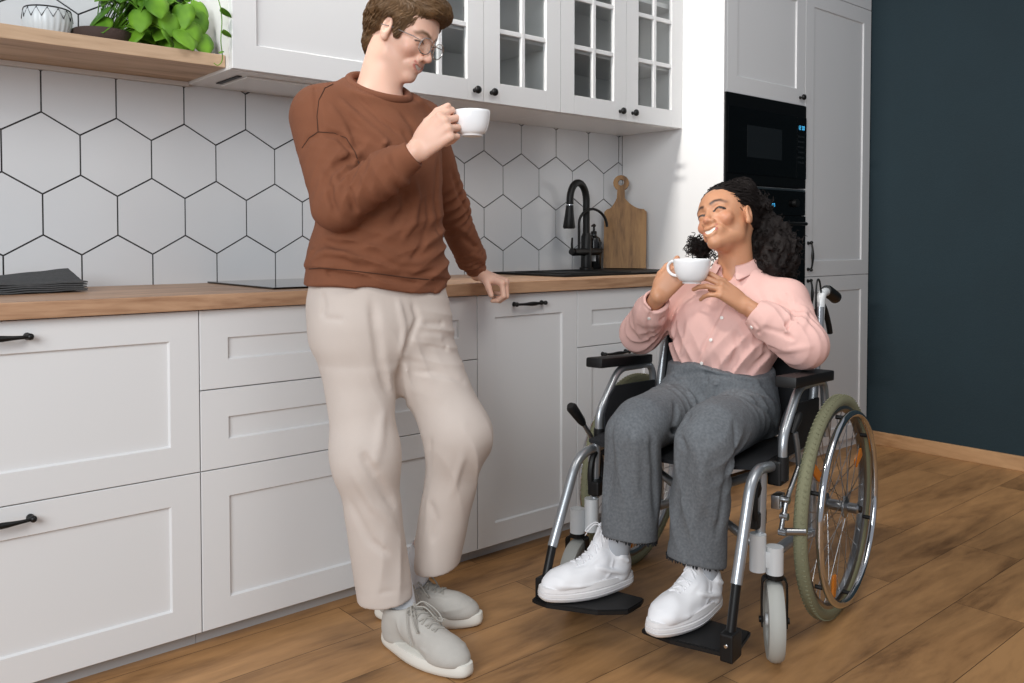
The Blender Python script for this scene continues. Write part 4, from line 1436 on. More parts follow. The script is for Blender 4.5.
    # ears
    for s in (-1, 1):
        a = R(14); Me = np.array([[math.cos(s * a * 1.3), -math.sin(s * a * 1.3), 0], [math.sin(s * a * 1.3), math.cos(s * a * 1.3), 0], [0, 0, 1]]).T
        E((s * 0.077, -0.004, -0.006), (0.0095, 0.0190, 0.032), 0.006, Me)
        F.s(L(ell((s * 0.0865, -0.001, 0.000), (0.0075, 0.0100, 0.0175), Me)), 0.004)
        E((s * 0.078, 0.003, -0.031), (0.0065, 0.0080, 0.0085), 0.006)
    if neck is not None:
        nb = A3(*neck)
        t = o + M @ A3(0, -0.026, -0.055) * S
        F.u(cap(t, nb, neck_r[0], neck_r[1]), 0.024)
        F.u(cap(o + M @ A3(0, -0.045, -0.02) * S, nb + A3(0, 0, 0.0), neck_r[0] * 0.85, neck_r[1] * 0.9), 0.03)
    up, lo_ = up[1:-1], lo_[1:-1]
    return dict(o=o, M=M, S=S, up=up, lo=lo_, mid=[(a, y, z) for (a, z), y in zip(mid_xz, ym)])


def face_tones(h, base, lip, brow, teeth, flush, brow_z=0.021, brow_w=0.0056, lash=0.0016):
    """surface colours that belong to the face itself: lips, teeth, brows, lash lines"""
    base, lip, brow, teeth, flush = [np.array(lin(c)[:3]) for c in (base, lip, brow, teeth, flush)]
    o, M, S = h['o'], h['M'], h['S']
    up, lo_ = np.array(h['up']), np.array(h['lo'])
    def pd(Q, pts):
        m = None
        for i in range(len(pts) - 1):
            t, q = seg_t(Q, A3(*pts[i]), A3(*pts[i + 1])); dd = np.sqrt((q * q).sum(1)); m = dd if m is None else np.minimum(m, dd)
        return m
    def f(V):
        C_ = np.tile(base, (len(V), 1))
        Q = ((V - o) @ M) / S
        near = (np.abs(Q).max(1) < 0.16) & (Q[:, 1] > 0.02)
        q = Q[near]; c = C_[near]
        def mix(c, col, w): w = np.clip(w, 0, 1)[:, None]; return c * (1 - w) + col * w
        for s in (-1, 1):
            dd = np.linalg.norm((q - A3(s * 0.043, 0.066, -0.030)) / A3(1, 1, 1), axis=1)
            c = mix(c, flush, np.exp(-(dd / 0.020) ** 2) * 0.55)
        dd = np.linalg.norm(q - A3(0, 0.108, -0.036), axis=1); c = mix(c, flush, np.exp(-(dd / 0.014) ** 2) * 0.5)
        dl = np.minimum(pd(q, up) - 0.0030, pd(q, lo_) - 0.0036)
        c = mix(c, lip, 1 - dl / 0.0016)
        md = np.array(h['mid']); qx = np.clip(q[:, 0], md[0, 0], md[-1, 0])
        my, mz = np.interp(qx, md[:, 0], md[:, 1]), np.interp(qx, md[:, 0], md[:, 2])
        ins = (np.abs(q[:, 0]) < 0.0195) & (q[:, 1] < my - 0.0035) & (q[:, 1] > my - 0.02) & (np.abs(q[:, 2] - mz) < 0.009)
        c[ins] = np.array(lin((110, 48, 42))[:3])
        for s in (-1, 1):
            br = [(s * 0.014, 0.088, brow_z - 0.003), (s * 0.026, 0.086, brow_z + 0.003), (s * 0.040, 0.076, brow_z + 0.003), (s * 0.051, 0.064, brow_z - 0.004)]
            qq = q * A3(1, 0.35, 1); b2 = [(x, y * 0.35, z) for x, y, z in br]
            c = mix(c, brow, (1 - (pd(qq, b2) - brow_w * 0.55) / (brow_w * 0.8)) * 0.78)
            # closed smiling lash line
            ls = [(s * 0.018, 0.0855 * 0.35, -0.0035), (s * 0.026, 0.087 * 0.35, 0.0008), (s * 0.036, 0.085 * 0.35, 0.0012), (s * 0.0475, 0.076 * 0.35, -0.0035)]
            c = mix(c, np.array(lin((38, 26, 22))[:3]), (1 - (pd(qq, ls) - lash) / 0.0012) * 0.95)
        C_[near] = c
        return C_
    return f


def teeth_mesh(h, parent, off=None, name='teeth'):
    """upper row of teeth seated inside the smile"""
    o, M, S = h['o'], h['M'], h['S']
    bm = bmesh.new(); n = 18
    rows = []
    U, Dn, Md = np.array(h['up']), np.array(h['lo']), np.array(h['mid'])
    for k in range(n + 1):
        x = (U[0, 0] + (U[-1, 0] - U[0, 0]) * k / n) * 0.93
        zu, zl, y = np.interp(x, U[:, 0], U[:, 2]), np.interp(x, Dn[:, 0], Dn[:, 2]), np.interp(x, Md[:, 0], Md[:, 1]) - 0.0030
        zt, zb = zu + 0.001, zu + (zl - zu) * 0.72
        gap_ = 0.0
        rows.append([bm.verts.new(tuple(o + M @ (A3(x, y + dy - gap_, z) * S))) for dy, z in ((-0.005, zt), (0, zt), (0.0006, (zt + zb) / 2), (0, zb), (-0.005, zb))])
    for a, b in zip(rows, rows[1:]):
        for k in range(5): bm.faces.new((a[k], a[(k + 1) % 5], b[(k + 1) % 5], b[k]))
    bm.faces.new(rows[0]); bm.faces.new(rows[-1][::-1])
    t = obj(name, bm, 'tooth_enamel', parent, smooth=True)
    if off is not None: t.location = -off
    return t


mat('tooth_enamel', (238, 232, 222), 0.25)


def strand_obj(F, hair, n, flow, length, parent, material, off=None, r=0.0008, seed=1, steps=8, lift=0.0012, keep=None, wild=0.12):
    """fine locks that run over the surface of the hair; flow(P) gives their direction"""
    rg = np.random.RandomState(seed)
    V = np.empty(len(hair.data.vertices) * 3, np.float32); hair.data.vertices.foreach_get('co', V); V = V.reshape(-1, 3).astype(float)
    if keep is not None: V = V[keep(V)]
    P = V[rg.choice(len(V), n)]
    e = 0.0012
    def grad(P):
        g = np.stack([F(P + A3(*d) * e) - F(P - A3(*d) * e) for d in ((1, 0, 0), (0, 1, 0), (0, 0, 1))], 1)
        return g / (np.linalg.norm(g, axis=1)[:, None] + 1e-9)
    L_ = length * rg.uniform(0.5, 1.1, n)
    tracks = [P]; jit = rg.normal(size=(n, 3)) * wild; lf = lift * rg.uniform(0.1, 1.6, n)
    for k in range(steps):
        g = grad(P); d = flow(P) + jit
        d = d - g * (d * g).sum(1)[:, None]; d /= np.linalg.norm(d, axis=1)[:, None] + 1e-9
        P = P + d * (L_ / steps)[:, None]
        P = P - g * (F(P) - lf * math.sin(PI * (k + 1) / steps))[:, None]
        tracks.append(P)
    Tk = np.stack(tracks, 1)                                    # n, steps+1, 3
    tan = np.gradient(Tk, axis=1); tan /= np.linalg.norm(tan, axis=2)[..., None] + 1e-9
    a = np.cross(tan, A3(0.31, 0.52, 0.79)); a /= np.linalg.norm(a, axis=2)[..., None] + 1e-9
    b = np.cross(tan, a)
    rr = r * np.array([0.6] + [1.0] * (steps - 2) + [0.7, 0.25])[None, :, None]
    ring_ = np.stack([Tk + (a * math.cos(2 * PI * q / 3) + b * math.sin(2 * PI * q / 3)) * rr for q in range(3)], 2)
    VV = ring_.reshape(-1, 3)
    idx = np.arange(n * (steps + 1) * 3).reshape(n, steps + 1, 3)
    Q = np.concatenate([np.stack([idx[:, :-1, q], idx[:, :-1, (q + 1) % 3], idx[:, 1:, (q + 1) % 3], idx[:, 1:, q]], -1).reshape(-1, 4) for q in range(3)])
    me = bpy.data.meshes.new('hair_locks')
    me.vertices.add(len(VV)); me.vertices.foreach_set('co', VV.astype(np.float32).ravel())
    me.loops.add(len(Q) * 4); me.loops.foreach_set('vertex_index', Q.astype(np.int32).ravel())
    me.polygons.add(len(Q)); me.polygons.foreach_set('loop_start', np.arange(0, len(Q) * 4, 4, dtype=np.int32)); me.polygons.foreach_set('loop_total', np.full(len(Q), 4, dtype=np.int32))
    me.update(calc_edges=True); me.polygons.foreach_set('use_smooth', [True] * len(Q))
    me.materials.append(MATS[material])
    o = bpy.data.objects.new('hair_locks', me); COL.objects.link(o); o.parent = parent
    if off is not None: o.location = -off
    return o
# ------------------------------------------------------------------ standing man
mat('skin_fair', (226, 182, 160), 0.48, sss=0.10, attr='tone', bump=0.06, bscale=900)
mat('knit_brown', (126, 77, 52), 0.92, bump=0.35, bscale=700, var=0.05, vscale=30)
mat('rib_brown', (120, 73, 50), 0.92, bump=0.3, bscale=500)
mat('cotton_beige', (204, 192, 183), 0.85, bump=0.15, bscale=500, var=0.03, vscale=12)
mat('hair_brown', (112, 84, 54), 0.48, bump=0.5, bscale=300, var=0.35, vscale=22, stretch=(1, 1, 1))
mat('suede_grey', (186, 182, 175), 0.9, bump=0.2, bscale=400, var=0.05, vscale=30)
mat('rubber_cream', (228, 225, 216), 0.55)
mat('lace_grey', (170, 166, 158), 0.8)
mat('sock_white', (226, 229, 234), 0.9, bump=0.3, bscale=600)
mat('seam_brown', (70, 42, 28), 0.95)
mat('glasses_metal', (205, 195, 190), 0.2, metal=0.9)
mat('eye_white', (225, 220, 215), 0.2)
mat('eye_dark', (40, 28, 22), 0.15)

MAN = thing('person', 'standing person in brown sweatshirt and beige trousers holding a white cup, leaning on the worktop', 'person', (-0.50, -0.80, 0))
MOFF = Vector((-0.50, -0.80, 0))
def wm(o): o.location = -MOFF; return o

RSH, REL, RWR = A3(-0.652, -0.755, 1.368), A3(-0.668, -0.862, 1.136), A3(-0.548, -1.025, 1.266)
LSH, LEL, LWR = A3(-0.340, -0.745, 1.375), A3(-0.185, -0.668, 1.150), A3(-0.020, -0.598, 0.950)
RHP, RKN, RAN = A3(-0.573, -0.765, 0.850), A3(-0.578, -0.835, 0.500), A3(-0.497, -0.872, 0.105)
LHP, LKN, LAN = A3(-0.396, -0.765, 0.850), A3(-0.330, -0.905, 0.530), A3(-0.402, -0.765, 0.105)

# body, one continuous surface
FB = Field()
FB.u(loft([(0.78, -0.50, -0.755, 0.13, 0.09), (0.88, -0.50, -0.75, 0.155, 0.105), (1.02, -0.50, -0.755, 0.135, 0.095), (1.20, -0.495, -0.76, 0.155, 0.105), (1.32, -0.495, -0.76, 0.165, 0.105), (1.41, -0.495, -0.76, 0.12, 0.080)]), 0.02)
FB.u(cap(RHP, RKN, 0.075, 0.052), 0.04).u(cap(RKN, RAN, 0.050, 0.036), 0.02)
FB.u(cap(LHP, LKN, 0.075, 0.052), 0.04).u(cap(LKN, (-0.362, -0.815, 0.22), 0.050, 0.038), 0.02).u(cap((-0.362, -0.815, 0.22), LAN, 0.037, 0.034), 0.02)
for a, s in ((RAN, (0.045, -0.19)), (LAN, (0.10, -0.12))):
    FB.u(cap(a - A3(0, 0, 0.040), a + A3(s[0], s[1], -0.065) * A3(0.5, 0.5, 0.9), 0.028, 0.016), 0.02)
FB.u(cap(A3(-0.495, -0.76, 1.40), RSH, 0.06, 0.052), 0.03).u(cap(RSH, REL, 0.050, 0.040), 0.02).u(cap(REL, RWR, 0.040, 0.0265), 0.01)
FB.u(cap(A3(-0.495, -0.76, 1.40), LSH, 0.06, 0.052), 0.03).u(cap(LSH, LEL, 0.050, 0.040), 0.02).u(cap(LEL, LWR, 0.040, 0.0265), 0.01)
_ph, _pt = R(25), R(27)
_hf = RT * math.cos(_ph) - unit(FW * A3(1, 1, 0)) * math.sin(_ph)
MH = frame(_hf * math.cos(_pt) - A3(0, 0, 1) * math.sin(_pt), (0, 0, 1), R(2))
HO = A3(-0.443, -0.815, 1.603)
hd = head_ops(FB, HO, MH, 0.965, smile=1.0, neck=(-0.494, -0.766, 1.435), neck_r=(0.044, 0.057))
# right hand round the cup handle
dR = RT * 0.74 + A3(0, 0, 1) * 0.60 - FW * 0.18
tR = hand_ops(FB, RWR + dR / np.linalg.norm(dR) * 0.012, dR, FW * 1.0 + RT * 0.25, True, 1.0,
              curls=((48, 78, 45), (62, 80, 45), (70, 82, 45), (74, 80, 45)), fan=(4, 1, -2, -6),
              thumb=((0.018, 0.024, 0.006), (0.052, 0.040, 0.012), (0.086, 0.046, 0.016), (0.114, 0.041, 0.020)))
# left hand on the edge of the worktop
dL = A3(0.42, -0.80, -0.30)
tL = hand_ops(FB, LWR + A3(0.008, -0.008, -0.002), dL, A3(0, 0, -1), False, 1.0,
              curls=((62, 64, 30), (66, 64, 30), (70, 64, 30), (74, 64, 30)), fan=(4, 1, -2, -6),
              thumb=((0.018, 0.024, 0.004), (0.040, 0.042, 0.010), (0.058, 0.052, 0.026), (0.074, 0.054, 0.044)))
tone = face_tones(hd, (226, 182, 160), (190, 120, 108), (104, 78, 56), (236, 228, 218), (222, 158, 138))
wm(skin_obj('body', FB, (-0.90, -1.20, 0.02), (0.16, -0.50, 1.76), 0.0023, 'skin_fair', MAN, colour=tone))

teeth_mesh(hd, MAN, MOFF)

# sweatshirt
FS = Field()
FS.u(loft([(0.845, -0.493, -0.765, 0.196, 0.128), (0.93, -0.493, -0.765, 0.213, 0.141), (1.02, -0.495, -0.768, 0.194, 0.141), (1.10, -0.490, -0.772, 0.176, 0.138), (1.18, -0.498, -0.775, 0.178, 0.138), (1.28, -0.500, -0.770, 0.182, 0.135), (1.35, -0.495, -0.765, 0.165, 0.118), (1.40, -0.492, -0.765, 0.125, 0.097), (1.440, -0.496, -0.768, 0.114, 0.088), (1.485, -0.496, -0.765, 0.081, 0.076)]), 0.02)
FS.u(cap(A3(-0.54, -0.76, 1.412), RSH + A3(0.01, 0, -0.002), 0.040, 0.070), 0.06)
FS.u(cap(A3(-0.44, -0.76, 1.400), LSH + A3(-0.01, 0, 0.0), 0.045, 0.060), 0.05)
FS.u(cap(RSH, REL + A3(0.004, 0.004, 0.004), 0.080, 0.062), 0.03)
FS.u(cap(REL, REL * 0.35 + RWR * 0.65, 0.060, 0.053), 0.02).u(cap(REL * 0.4 + RWR * 0.6, RWR * 0.93 + REL * 0.07, 0.052, 0.041), 0.02)
FS.u(cap(LSH, LEL, 0.066, 0.058), 0.03).u(cap(LEL, LEL * 0.25 + LWR * 0.75, 0.058, 0.048), 0.02).u(cap(LEL * 0.22 + LWR * 0.78, LWR * 0.94 + LEL * 0.06, 0.044, 0.037), 0.012)
# cuffs, hem and neckline end cleanly
uR = unit(RWR - REL); uL = unit(LWR - LEL)
FS.i(lambda P: np.where(np.linalg.norm(P - RWR, axis=1) < 0.12, (P - (RWR - uR * 0.004)) @ uR, -1.0), 0.004)
FS.i(lambda P: np.where(np.linalg.norm(P - LWR, axis=1) < 0.11, (P - (LWR - uL * 0.010)) @ uL, -1.0), 0.004)
FS.s(cap((-0.496, -0.785, 1.466), (-0.488, -0.80, 1.58), 0.068, 0.080), 0.006)
FS.i(lambda P: (P - A3(-0.49, -0.77, 1.460)) @ unit((0.0, -0.54, 1.0)), 0.006)
FS.i(lambda P: np.where((np.abs(P[:, 0] + 0.49) < 0.26) & (P[:, 2] < 1.02), -((P - A3(-0.49, -0.76, 0.912)) @ unit((0.10, 0.0, 1.0))), -1.0), 0.004)
FS.s(loft([(0.70, -0.49, -0.765, 0.188, 0.118), (0.915, -0.49, -0.765, 0.184, 0.114)]), 0.004)
for c_, r_, d_, wl_, am_, sd_ in ((REL + A3(0.03, -0.03, 0.06), 0.075, RWR - RSH, 0.030, 0.0075, 1), (REL * .5 + RWR * .5, 0.07, RWR - REL, 0.036, 0.0045, 2), (RSH + A3(0.03, -0.05, -0.09), 0.07, A3(0.4, 0, 1), 0.035, 0.005, 3),
                              (LEL + A3(0.01, -0.04, 0.0), 0.08, LWR - LSH, 0.032, 0.0055, 4), (LWR * .75 + LEL * .25, 0.05, LWR - LEL, 0.020, 0.0050, 5), (A3(-0.60, -0.87, 0.99), 0.09, A3(0.3, 0, 1), 0.040, 0.0060, 6), (A3(-0.36, -0.87, 1.02), 0.10, A3(-0.5, 0, 1), 0.045, 0.0055, 7), (A3(-0.48, -0.90, 1.08), 0.10, A3(-0.4, 0, 1), 0.050, 0.0040, 8)):
    FS.disp(crumple(c_, r_, d_, wl_, am_, sd_))
sg = lambda v: 1 / (1 + np.exp(np.clip(v, -40, 40)))
hemv = lambda P: ((P - A3(-0.49, -0.76, 0.912)) @ unit((0.10, 0.0, 1.0)) - 0.052) / 0.0022
FS.disp(lambda P: np.where(np.abs(P[:, 0] + 0.49) < 0.26, -0.0075 * sg(hemv(P)), 0) * (P[:, 2] < 1.05))
FS.disp(lambda P: -0.0055 * sg((np.abs((P - RWR) @ uR) - 0.055) / 0.002) * (np.linalg.norm(P - RWR, axis=1) < 0.09))
FS.disp(lambda P: -0.0055 * sg((np.abs((P - LWR) @ uL) - 0.050) / 0.002) * (np.linalg.norm(P - LWR, axis=1) < 0.08))
FS.disp(lambda P: 0.0028 * waves(3, 26, squash=(1, 1, 0.8))(P) + 0.0010 * waves(4, 70)(P))
FS.folds((
    ([(318, 66), (316, 90), (318, 118), (322, 134)], 0.0030, -0.0035),           # shoulder seam
    ([(322, 134), (308, 140), (302, 150)], 0.0035, -0.0035), ([(322, 134), (338, 136), (350, 150), (352, 166)], 0.006, -0.007),
    ([(340, 100), (362, 122), (385, 142), (395, 148)], 0.010, 0.008),             # long drape across the chest
    ([(352, 92), (380, 118), (402, 136)], 0.007, -0.004), ([(330, 105), (345, 130), (352, 150)], 0.008, 0.006),
    ([(332, 168), (346, 161), (360, 164)], 0.009, -0.004), ([(338, 158), (350, 152), (362, 156)], 0.006, 0.007),
    ([(322, 172), (330, 190), (336, 214)], 0.007, -0.006), ([(334, 172), (338, 192), (345, 216)], 0.007, 0.006),
    ([(352, 176), (350, 196), (356, 214)], 0.006, -0.005), 
    ([(396, 146), (388, 156), (386, 168)], 0.008, 0.004),
    ([(395, 182), (405, 196), (404, 212), (392, 226)], 0.010, -0.008), ([(414, 178), (418, 200), (414, 222), (402, 240)], 0.009, 0.007),
    ([(428, 190), (430, 220), (424, 244), (410, 262)], 0.008, -0.006), ([(310, 262), (325, 252), (345, 254), (360, 262)], 0.008, 0.006),
    ([(322, 240), (338, 246), (360, 244), (385, 236)], 0.008, -0.006), ([(330, 268), (352, 270), (375, 266)], 0.007, -0.004), ([(308, 236), (312, 252), (306, 268)], 0.007, 0.006),
    ([(380, 252), (400, 262), (420, 262), (438, 250)], 0.008, 0.005), ([(395, 272), (415, 276), (436, 270)], 0.006, -0.004), ([(438, 160), (436, 200), (440, 240)], 0.007, -0.006),
    ([(404, 96), (420, 100), (434, 112)], 0.009, 0.004), ([(400, 110), (415, 130), (418, 150)], 0.009, -0.004),
    ([(452, 170), (460, 196), (470, 222)], 0.008, -0.005), ([(466, 206), (474, 222), (480, 240)], 0.007, 0.005), ([(462, 236), (474, 246), (484, 246)], 0.005, -0.005), ([(470, 254), (480, 258), (488, 254)], 0.005, 0.005), ([(456, 226), (466, 232), (476, 228)], 0.006, 0.004),
    ([(472, 264), (482, 266), (490, 262)], 0.0035, -0.004),
    ([(304, 274), (330, 273), (360, 276), (400, 281), (442, 287)], 0.0035, -0.0035),   # hem seam
    ([(402, 130), (410, 142), (417, 158)], 0.0035, -0.0035)), 1.9, 0.0075)
wm(skin_obj('sweatshirt', FS, (-0.86, -1.16, 0.84), (0.02, -0.50, 1.50), 0.0036, 'knit_brown', MAN, passes=1))
# stitched seams that show as thin dark lines
for pts in ([(333, 84), (325, 88), (319, 100), (317, 116), (318, 132)], [(302, 148), (309, 138), (318, 132), (334, 133), (346, 138), (355, 152), (359, 164)],
            [(309, 269), (320, 268), (345, 270), (380, 274), (410, 278), (434, 280)], [(401, 134), (409, 145), (413, 158)]):
    dense = []
    for (x0, y0), (x1, y1) in zip(pts, pts[1:]): dense += [(x0 + (x1 - x0) * t / 4, y0 + (y1 - y0) * t / 4) for t in range(4)]
    hp = FS.hits(dense + [pts[-1]])
    if max(np.linalg.norm(np.diff(np.array(hp), axis=0), axis=1)) < 0.05:
        wm(obj('seam', T(smooth_path([tuple(p) for p in hp], 3), 0.0013, seg=6), 'seam_brown', MAN, smooth=True))
# ribbed collar
bm = bmesh.new()
pts = []
for k in range(40):
    a = 2 * PI * k / 40
    pts.append((-0.496 + 0.0795 * math.cos(a), -0.777 + 0.0765 * math.sin(a), 1.457 + 0.041 * math.sin(a) - 0.002 * math.cos(2 * a)))
tube(bm, pts, 0.0115, seg=12, closed=True)
wm(obj('collar', bm, 'rib_brown', MAN, smooth=True))

# trousers
FT = Field()
FT.u(loft([(0.735, -0.490, -0.772, 0.120, 0.100), (0.77, -0.488, -0.768, 0.158, 0.120), (0.82, -0.486, -0.768, 0.180, 0.128), (0.90, -0.491, -0.765, 0.193, 0.122), (0.945, -0.492, -0.765, 0.188, 0.115)]), 0.02)
FT.u(cap(RHP + A3(0.005, -0.005, -0.05), RKN, 0.100, 0.079), 0.08).u(ell((-0.448, -0.800, 0.690), (0.040, 0.060, 0.045)), 0.05)
FT.u(cap(RKN, A3(-0.535, -0.858, 0.13), 0.079, 0.071), 0.06)
FT.u(cap(LHP + A3(0.0, -0.005, -0.05), LKN, 0.103, 0.080), 0.06)
FT.u(cap(LKN, A3(-0.350, -0.826, 0.17), 0.080, 0.066), 0.06)
RH, LH = A3(-0.532, -0.860, 0.128), A3(-0.352, -0.824, 0.156)
rd, ld = unit(RH - RKN), unit(LH - LKN)
FT.i(lambda P: np.where((P[:, 2] < 0.32) & (P[:, 0] < -0.42), (P - RH) @ unit(A3(0.05, 0.0, -1)), -1.0), 0.003)
FT.i(lambda P: np.where((P[:, 2] < 0.34) & (P[:, 0] > -0.45), (P - LH) @ unit(A3(0.22, 0.0, -1)), -1.0), 0.003)
FT.s(cap(RH - rd * 0.05, RH + rd * 0.05, 0.056), 0.003).s(cap(LH - ld * 0.05, LH + ld * 0.05, 0.050), 0.003)
for c_, r_, d_, wl_, am_, sd_ in ((A3(-0.37, -0.87, 0.78), 0.09, A3(0.2, 0, 1), 0.042, 0.0040, 11), (A3(-0.50, -0.90, 0.72), 0.08, A3(1, 0, 0.5), 0.045, 0.0045, 12), (A3(-0.33, -0.98, 0.45), 0.10, A3(1, 0, 0.5), 0.06, 0.005, 14), (A3(-0.54, -0.93, 0.22), 0.08, A3(-1, 0, 0.2), 0.05, 0.003, 15)):
    FT.disp(crumple(c_, r_, d_, wl_, am_, sd_))
FT.disp(lambda P: 0.0030 * waves(8, 20, squash=(1, 1, 0.5))(P) + 0.0008 * waves(9, 60)(P))
FT.folds((
    ([(322, 292), (324, 306), (322, 318)], 0.004, -0.004), ([(322, 318), (345, 320)], 0.003, -0.002),
    ([(372, 300), (376, 330), (380, 360), (388, 392)], 0.012, -0.010), ([(398, 300), (404, 330), (402, 352)], 0.008, 0.008),
    ([(412, 302), (418, 318), (410, 338), (404, 356)], 0.007, -0.008),
    ([(404, 356), (398, 380), (402, 400), (408, 420)], 0.010, -0.014),
    ([(425, 345), (445, 348), (462, 344)], 0.006, -0.005), ([(420, 336), (440, 338), (458, 332)], 0.006, 0.005), ([(422, 324), (440, 324), (456, 318)], 0.005, -0.004),
    ([(412, 372), (436, 372), (462, 382), (480, 398)], 0.004, -0.003),
    ([(444, 400), (430, 450), (424, 500), (420, 540)], 0.0035, -0.003),
    ([(384, 408), (380, 440), (372, 470)], 0.014, 0.005),
    ([(362, 452), (376, 478), (396, 510)], 0.012, -0.010), ([(352, 470), (372, 505), (398, 530)], 0.010, 0.006), ([(350, 500), (370, 540), (390, 556)], 0.010, -0.005),
    ([(430, 500), (436, 520), (432, 545)], 0.010, -0.005), ([(464, 420), (462, 460), (450, 500)], 0.010, 0.004), ([(405, 412), (416, 424), (424, 436)], 0.008, 0.006),
    ([(358, 594), (385, 592), (411, 588)], 0.003, -0.002)), 1.25, 0.008)
wm(skin_obj('trousers', FT, (-0.84, -1.06, 0.05), (-0.18, -0.58, 0.96), 0.0038, 'cotton_beige', MAN, passes=1))

# socks
for a, h in ((RAN, RKN), (LAN, A3(-0.362, -0.815, 0.22))):
    bm = bmesh.new()
    tube(bm, [a + A3(0.002, -0.002, -0.055), a + A3(0, 0, -0.01), a + unit(h - a) * 0.11], [0.043, 0.041, 0.044], seg=24)
    wm(obj('sock', bm, 'sock_white', MAN, smooth=True))


def shoe(parent, off, heel, toe, zf, label=None, L=0.29, chunky=False, mu='suede_grey', ms='rubber_cream', ml='lace_grey', side=1, h=0.0028):
    """low lace-up sneaker from heel to toe; parts: upper (root part), sole, laces, tongue"""
    heel, toe = A3(*heel), A3(*toe)
    f = unit(toe - heel); f = unit(A3(f[0], f[1], f[2])); r = unit(np.cross(f, (0, 0, 1))); u = np.cross(r, f)
    M = np.stack([r, f, u], 1); o = heel + A3(0, 0, zf)
    S = L / 0.29
    lo, hi = o.copy(), o.copy()
    for c in ((-.09, -.05, -.03), (.09, .33, -.03), (-.09, .33, .2), (.09, -.05, .2), (-.09, -.05, .2), (.09, .33, .2), (-.09, .33, -.03), (.09, -.05, -.03)):
        p = o + M @ A3(*c) * S; lo = np.minimum(lo, p); hi = np.maximum(hi, p)
    Lc = lambda fn: local(lambda P: fn(P / S) * S, o, M)
    sh = 0.030 if not chunky else 0.036
    FU = Field()
    w = side * 0.006
    FU.u(Lc(ell((w, 0.225, sh + 0.008), (0.046, 0.060, 0.034))), 0.01)
    FU.u(Lc(cap((w * .6, 0.205, sh + 0.012), (0, 0.110, sh + 0.040), 0.041, 0.038)), 0.03)
    FU.u(Lc(cap((0, 0.110, sh + 0.038), (0, 0.055, sh + 0.062), 0.038, 0.037)), 0.02)
    FU.u(Lc(cap((0, 0.045, sh + 0.010), (0, 0.048, sh + 0.064), 0.040, 0.040)), 0.02)
    FU.u(Lc(ell((0, 0.038, sh + 0.030), (0.038, 0.040, 0.045))), 0.02)
    if chunky:
        for s in (-1, 1): FU.u(Lc(ell((s * 0.030, 0.150, sh + 0.020), (0.020, 0.075, 0.026))), 0.014)
        FU.u(Lc(cap((-0.020, 0.10, sh + 0.062), (0.020, 0.10, sh + 0.062), 0.012, 0.012)), 0.02)
        FU.u(Lc(cap((0, 0.115, sh + 0.060), (0, 0.082, sh + 0.128), 0.027, 0.023)), 0.015)     # tall padded tongue
        FU.u(Lc(cap((0, 0.088, sh + 0.125), (0, 0.084, sh + 0.156), 0.013, 0.011)), 0.008)
    FU.s(Lc(cap((0, 0.046, sh + 0.078), (0, 0.040, sh + 0.20), 0.033, 0.038)), 0.006)
    FU.i(Lc(lambda P: sh - 0.004 - P[:, 2]), 0.003)
    FU.i(Lc(lambda P: P[:, 2] - (sh + (0.086 if not chunky else 0.165) + 0.0 * P[:, 1])), 0.006)
    if chunky: FU.disp(Lc(lambda P: 0.0016 * waves(77, 120, 8)(P)))
    # panel seams
    _f = FU.fold
    FU.fold = lambda pts, w_, a_: _f(pts, w_, a_ * 1.7)
    g = lambda pts: [tuple(o + M @ A3(*p) * S) for p in pts]
    for s in (-1, 1):
        FU.fold(g([(s * 0.022, 0.205, sh + 0.046), (s * 0.030, 0.160, sh + 0.052), (s * 0.028, 0.105, sh + 0.078)]), 0.004, 0.0022)
        FU.fold(g([(s * 0.040, 0.075, sh + 0.070), (s * 0.044, 0.090, sh + 0.030), (s * 0.046, 0.110, sh + 0.010)]), 0.004, 0.0018)
        FU.fold(g([(s * 0.002, 0.268, sh + 0.034), (s * 0.036, 0.240, sh + 0.026), (s * 0.048, 0.195, sh + 0.020), (s * 0.046, 0.150, sh + 0.020)]), 0.004, 0.0020)
        if chunky:
            FU.fold(g([(s * 0.040, 0.030, sh + 0.02), (s * 0.050, 0.09, sh + 0.035), (s * 0.044, 0.14, sh + 0.055)]), 0.006, 0.005)
            FU.fold(g([(s * 0.030, 0.260, sh + 0.015), (s * 0.054, 0.20, sh + 0.010), (s * 0.050, 0.12, sh + 0.006)]), 0.006, 0.005)
            FU.fold(g([(s * 0.045, 0.02, sh + 0.050), (s * 0.044, 0.06, sh + 0.070)]), 0.006, 0.005)
    up = skin_obj('shoe', FU, lo, hi, h, mu, parent, label=label, passes=1); up.location = -off
    # sole follows the foot outline
    outl = []
    n = 40
    for k in range(n):
        a = 2 * PI * k / n
        y = 0.142 + 0.152 * math.cos(a)
        t = (y + 0.01) / 0.304
        wd = 0.036 + 0.017 * math.sin(min(1, max(0, (t - 0.15) / 0.85)) * PI) ** 1.2 + (0.004 if chunky else 0)
        x = wd * (1 if math.sin(a) > 0 else -1) * abs(math.sin(a)) ** 0.55
        outl.append((x + w * max(0, t - 0.3) * 1.2, y))
    bm = bmesh.new()
    levels = ((0.0, -0.006, 0), (0.003, -0.001, 0), (0.012, 0.0015, 0), (sh - 0.008, 0.0008, 0), (sh + 0.001, -0.001, 0), (sh + 0.002, -0.006, 0))
    if chunky: levels = ((0.0, -0.005, 0), (0.004, 0.0, 0), (0.012, 0.003, 0), (0.014, -0.001, 0), (0.016, 0.003, 0), (0.025, 0.003, .2), (0.027, -0.001, .3), (0.030, 0.002, .4), (sh + 0.008, 0.0, 1), (sh + 0.009, -0.006, 1))
    rings = []
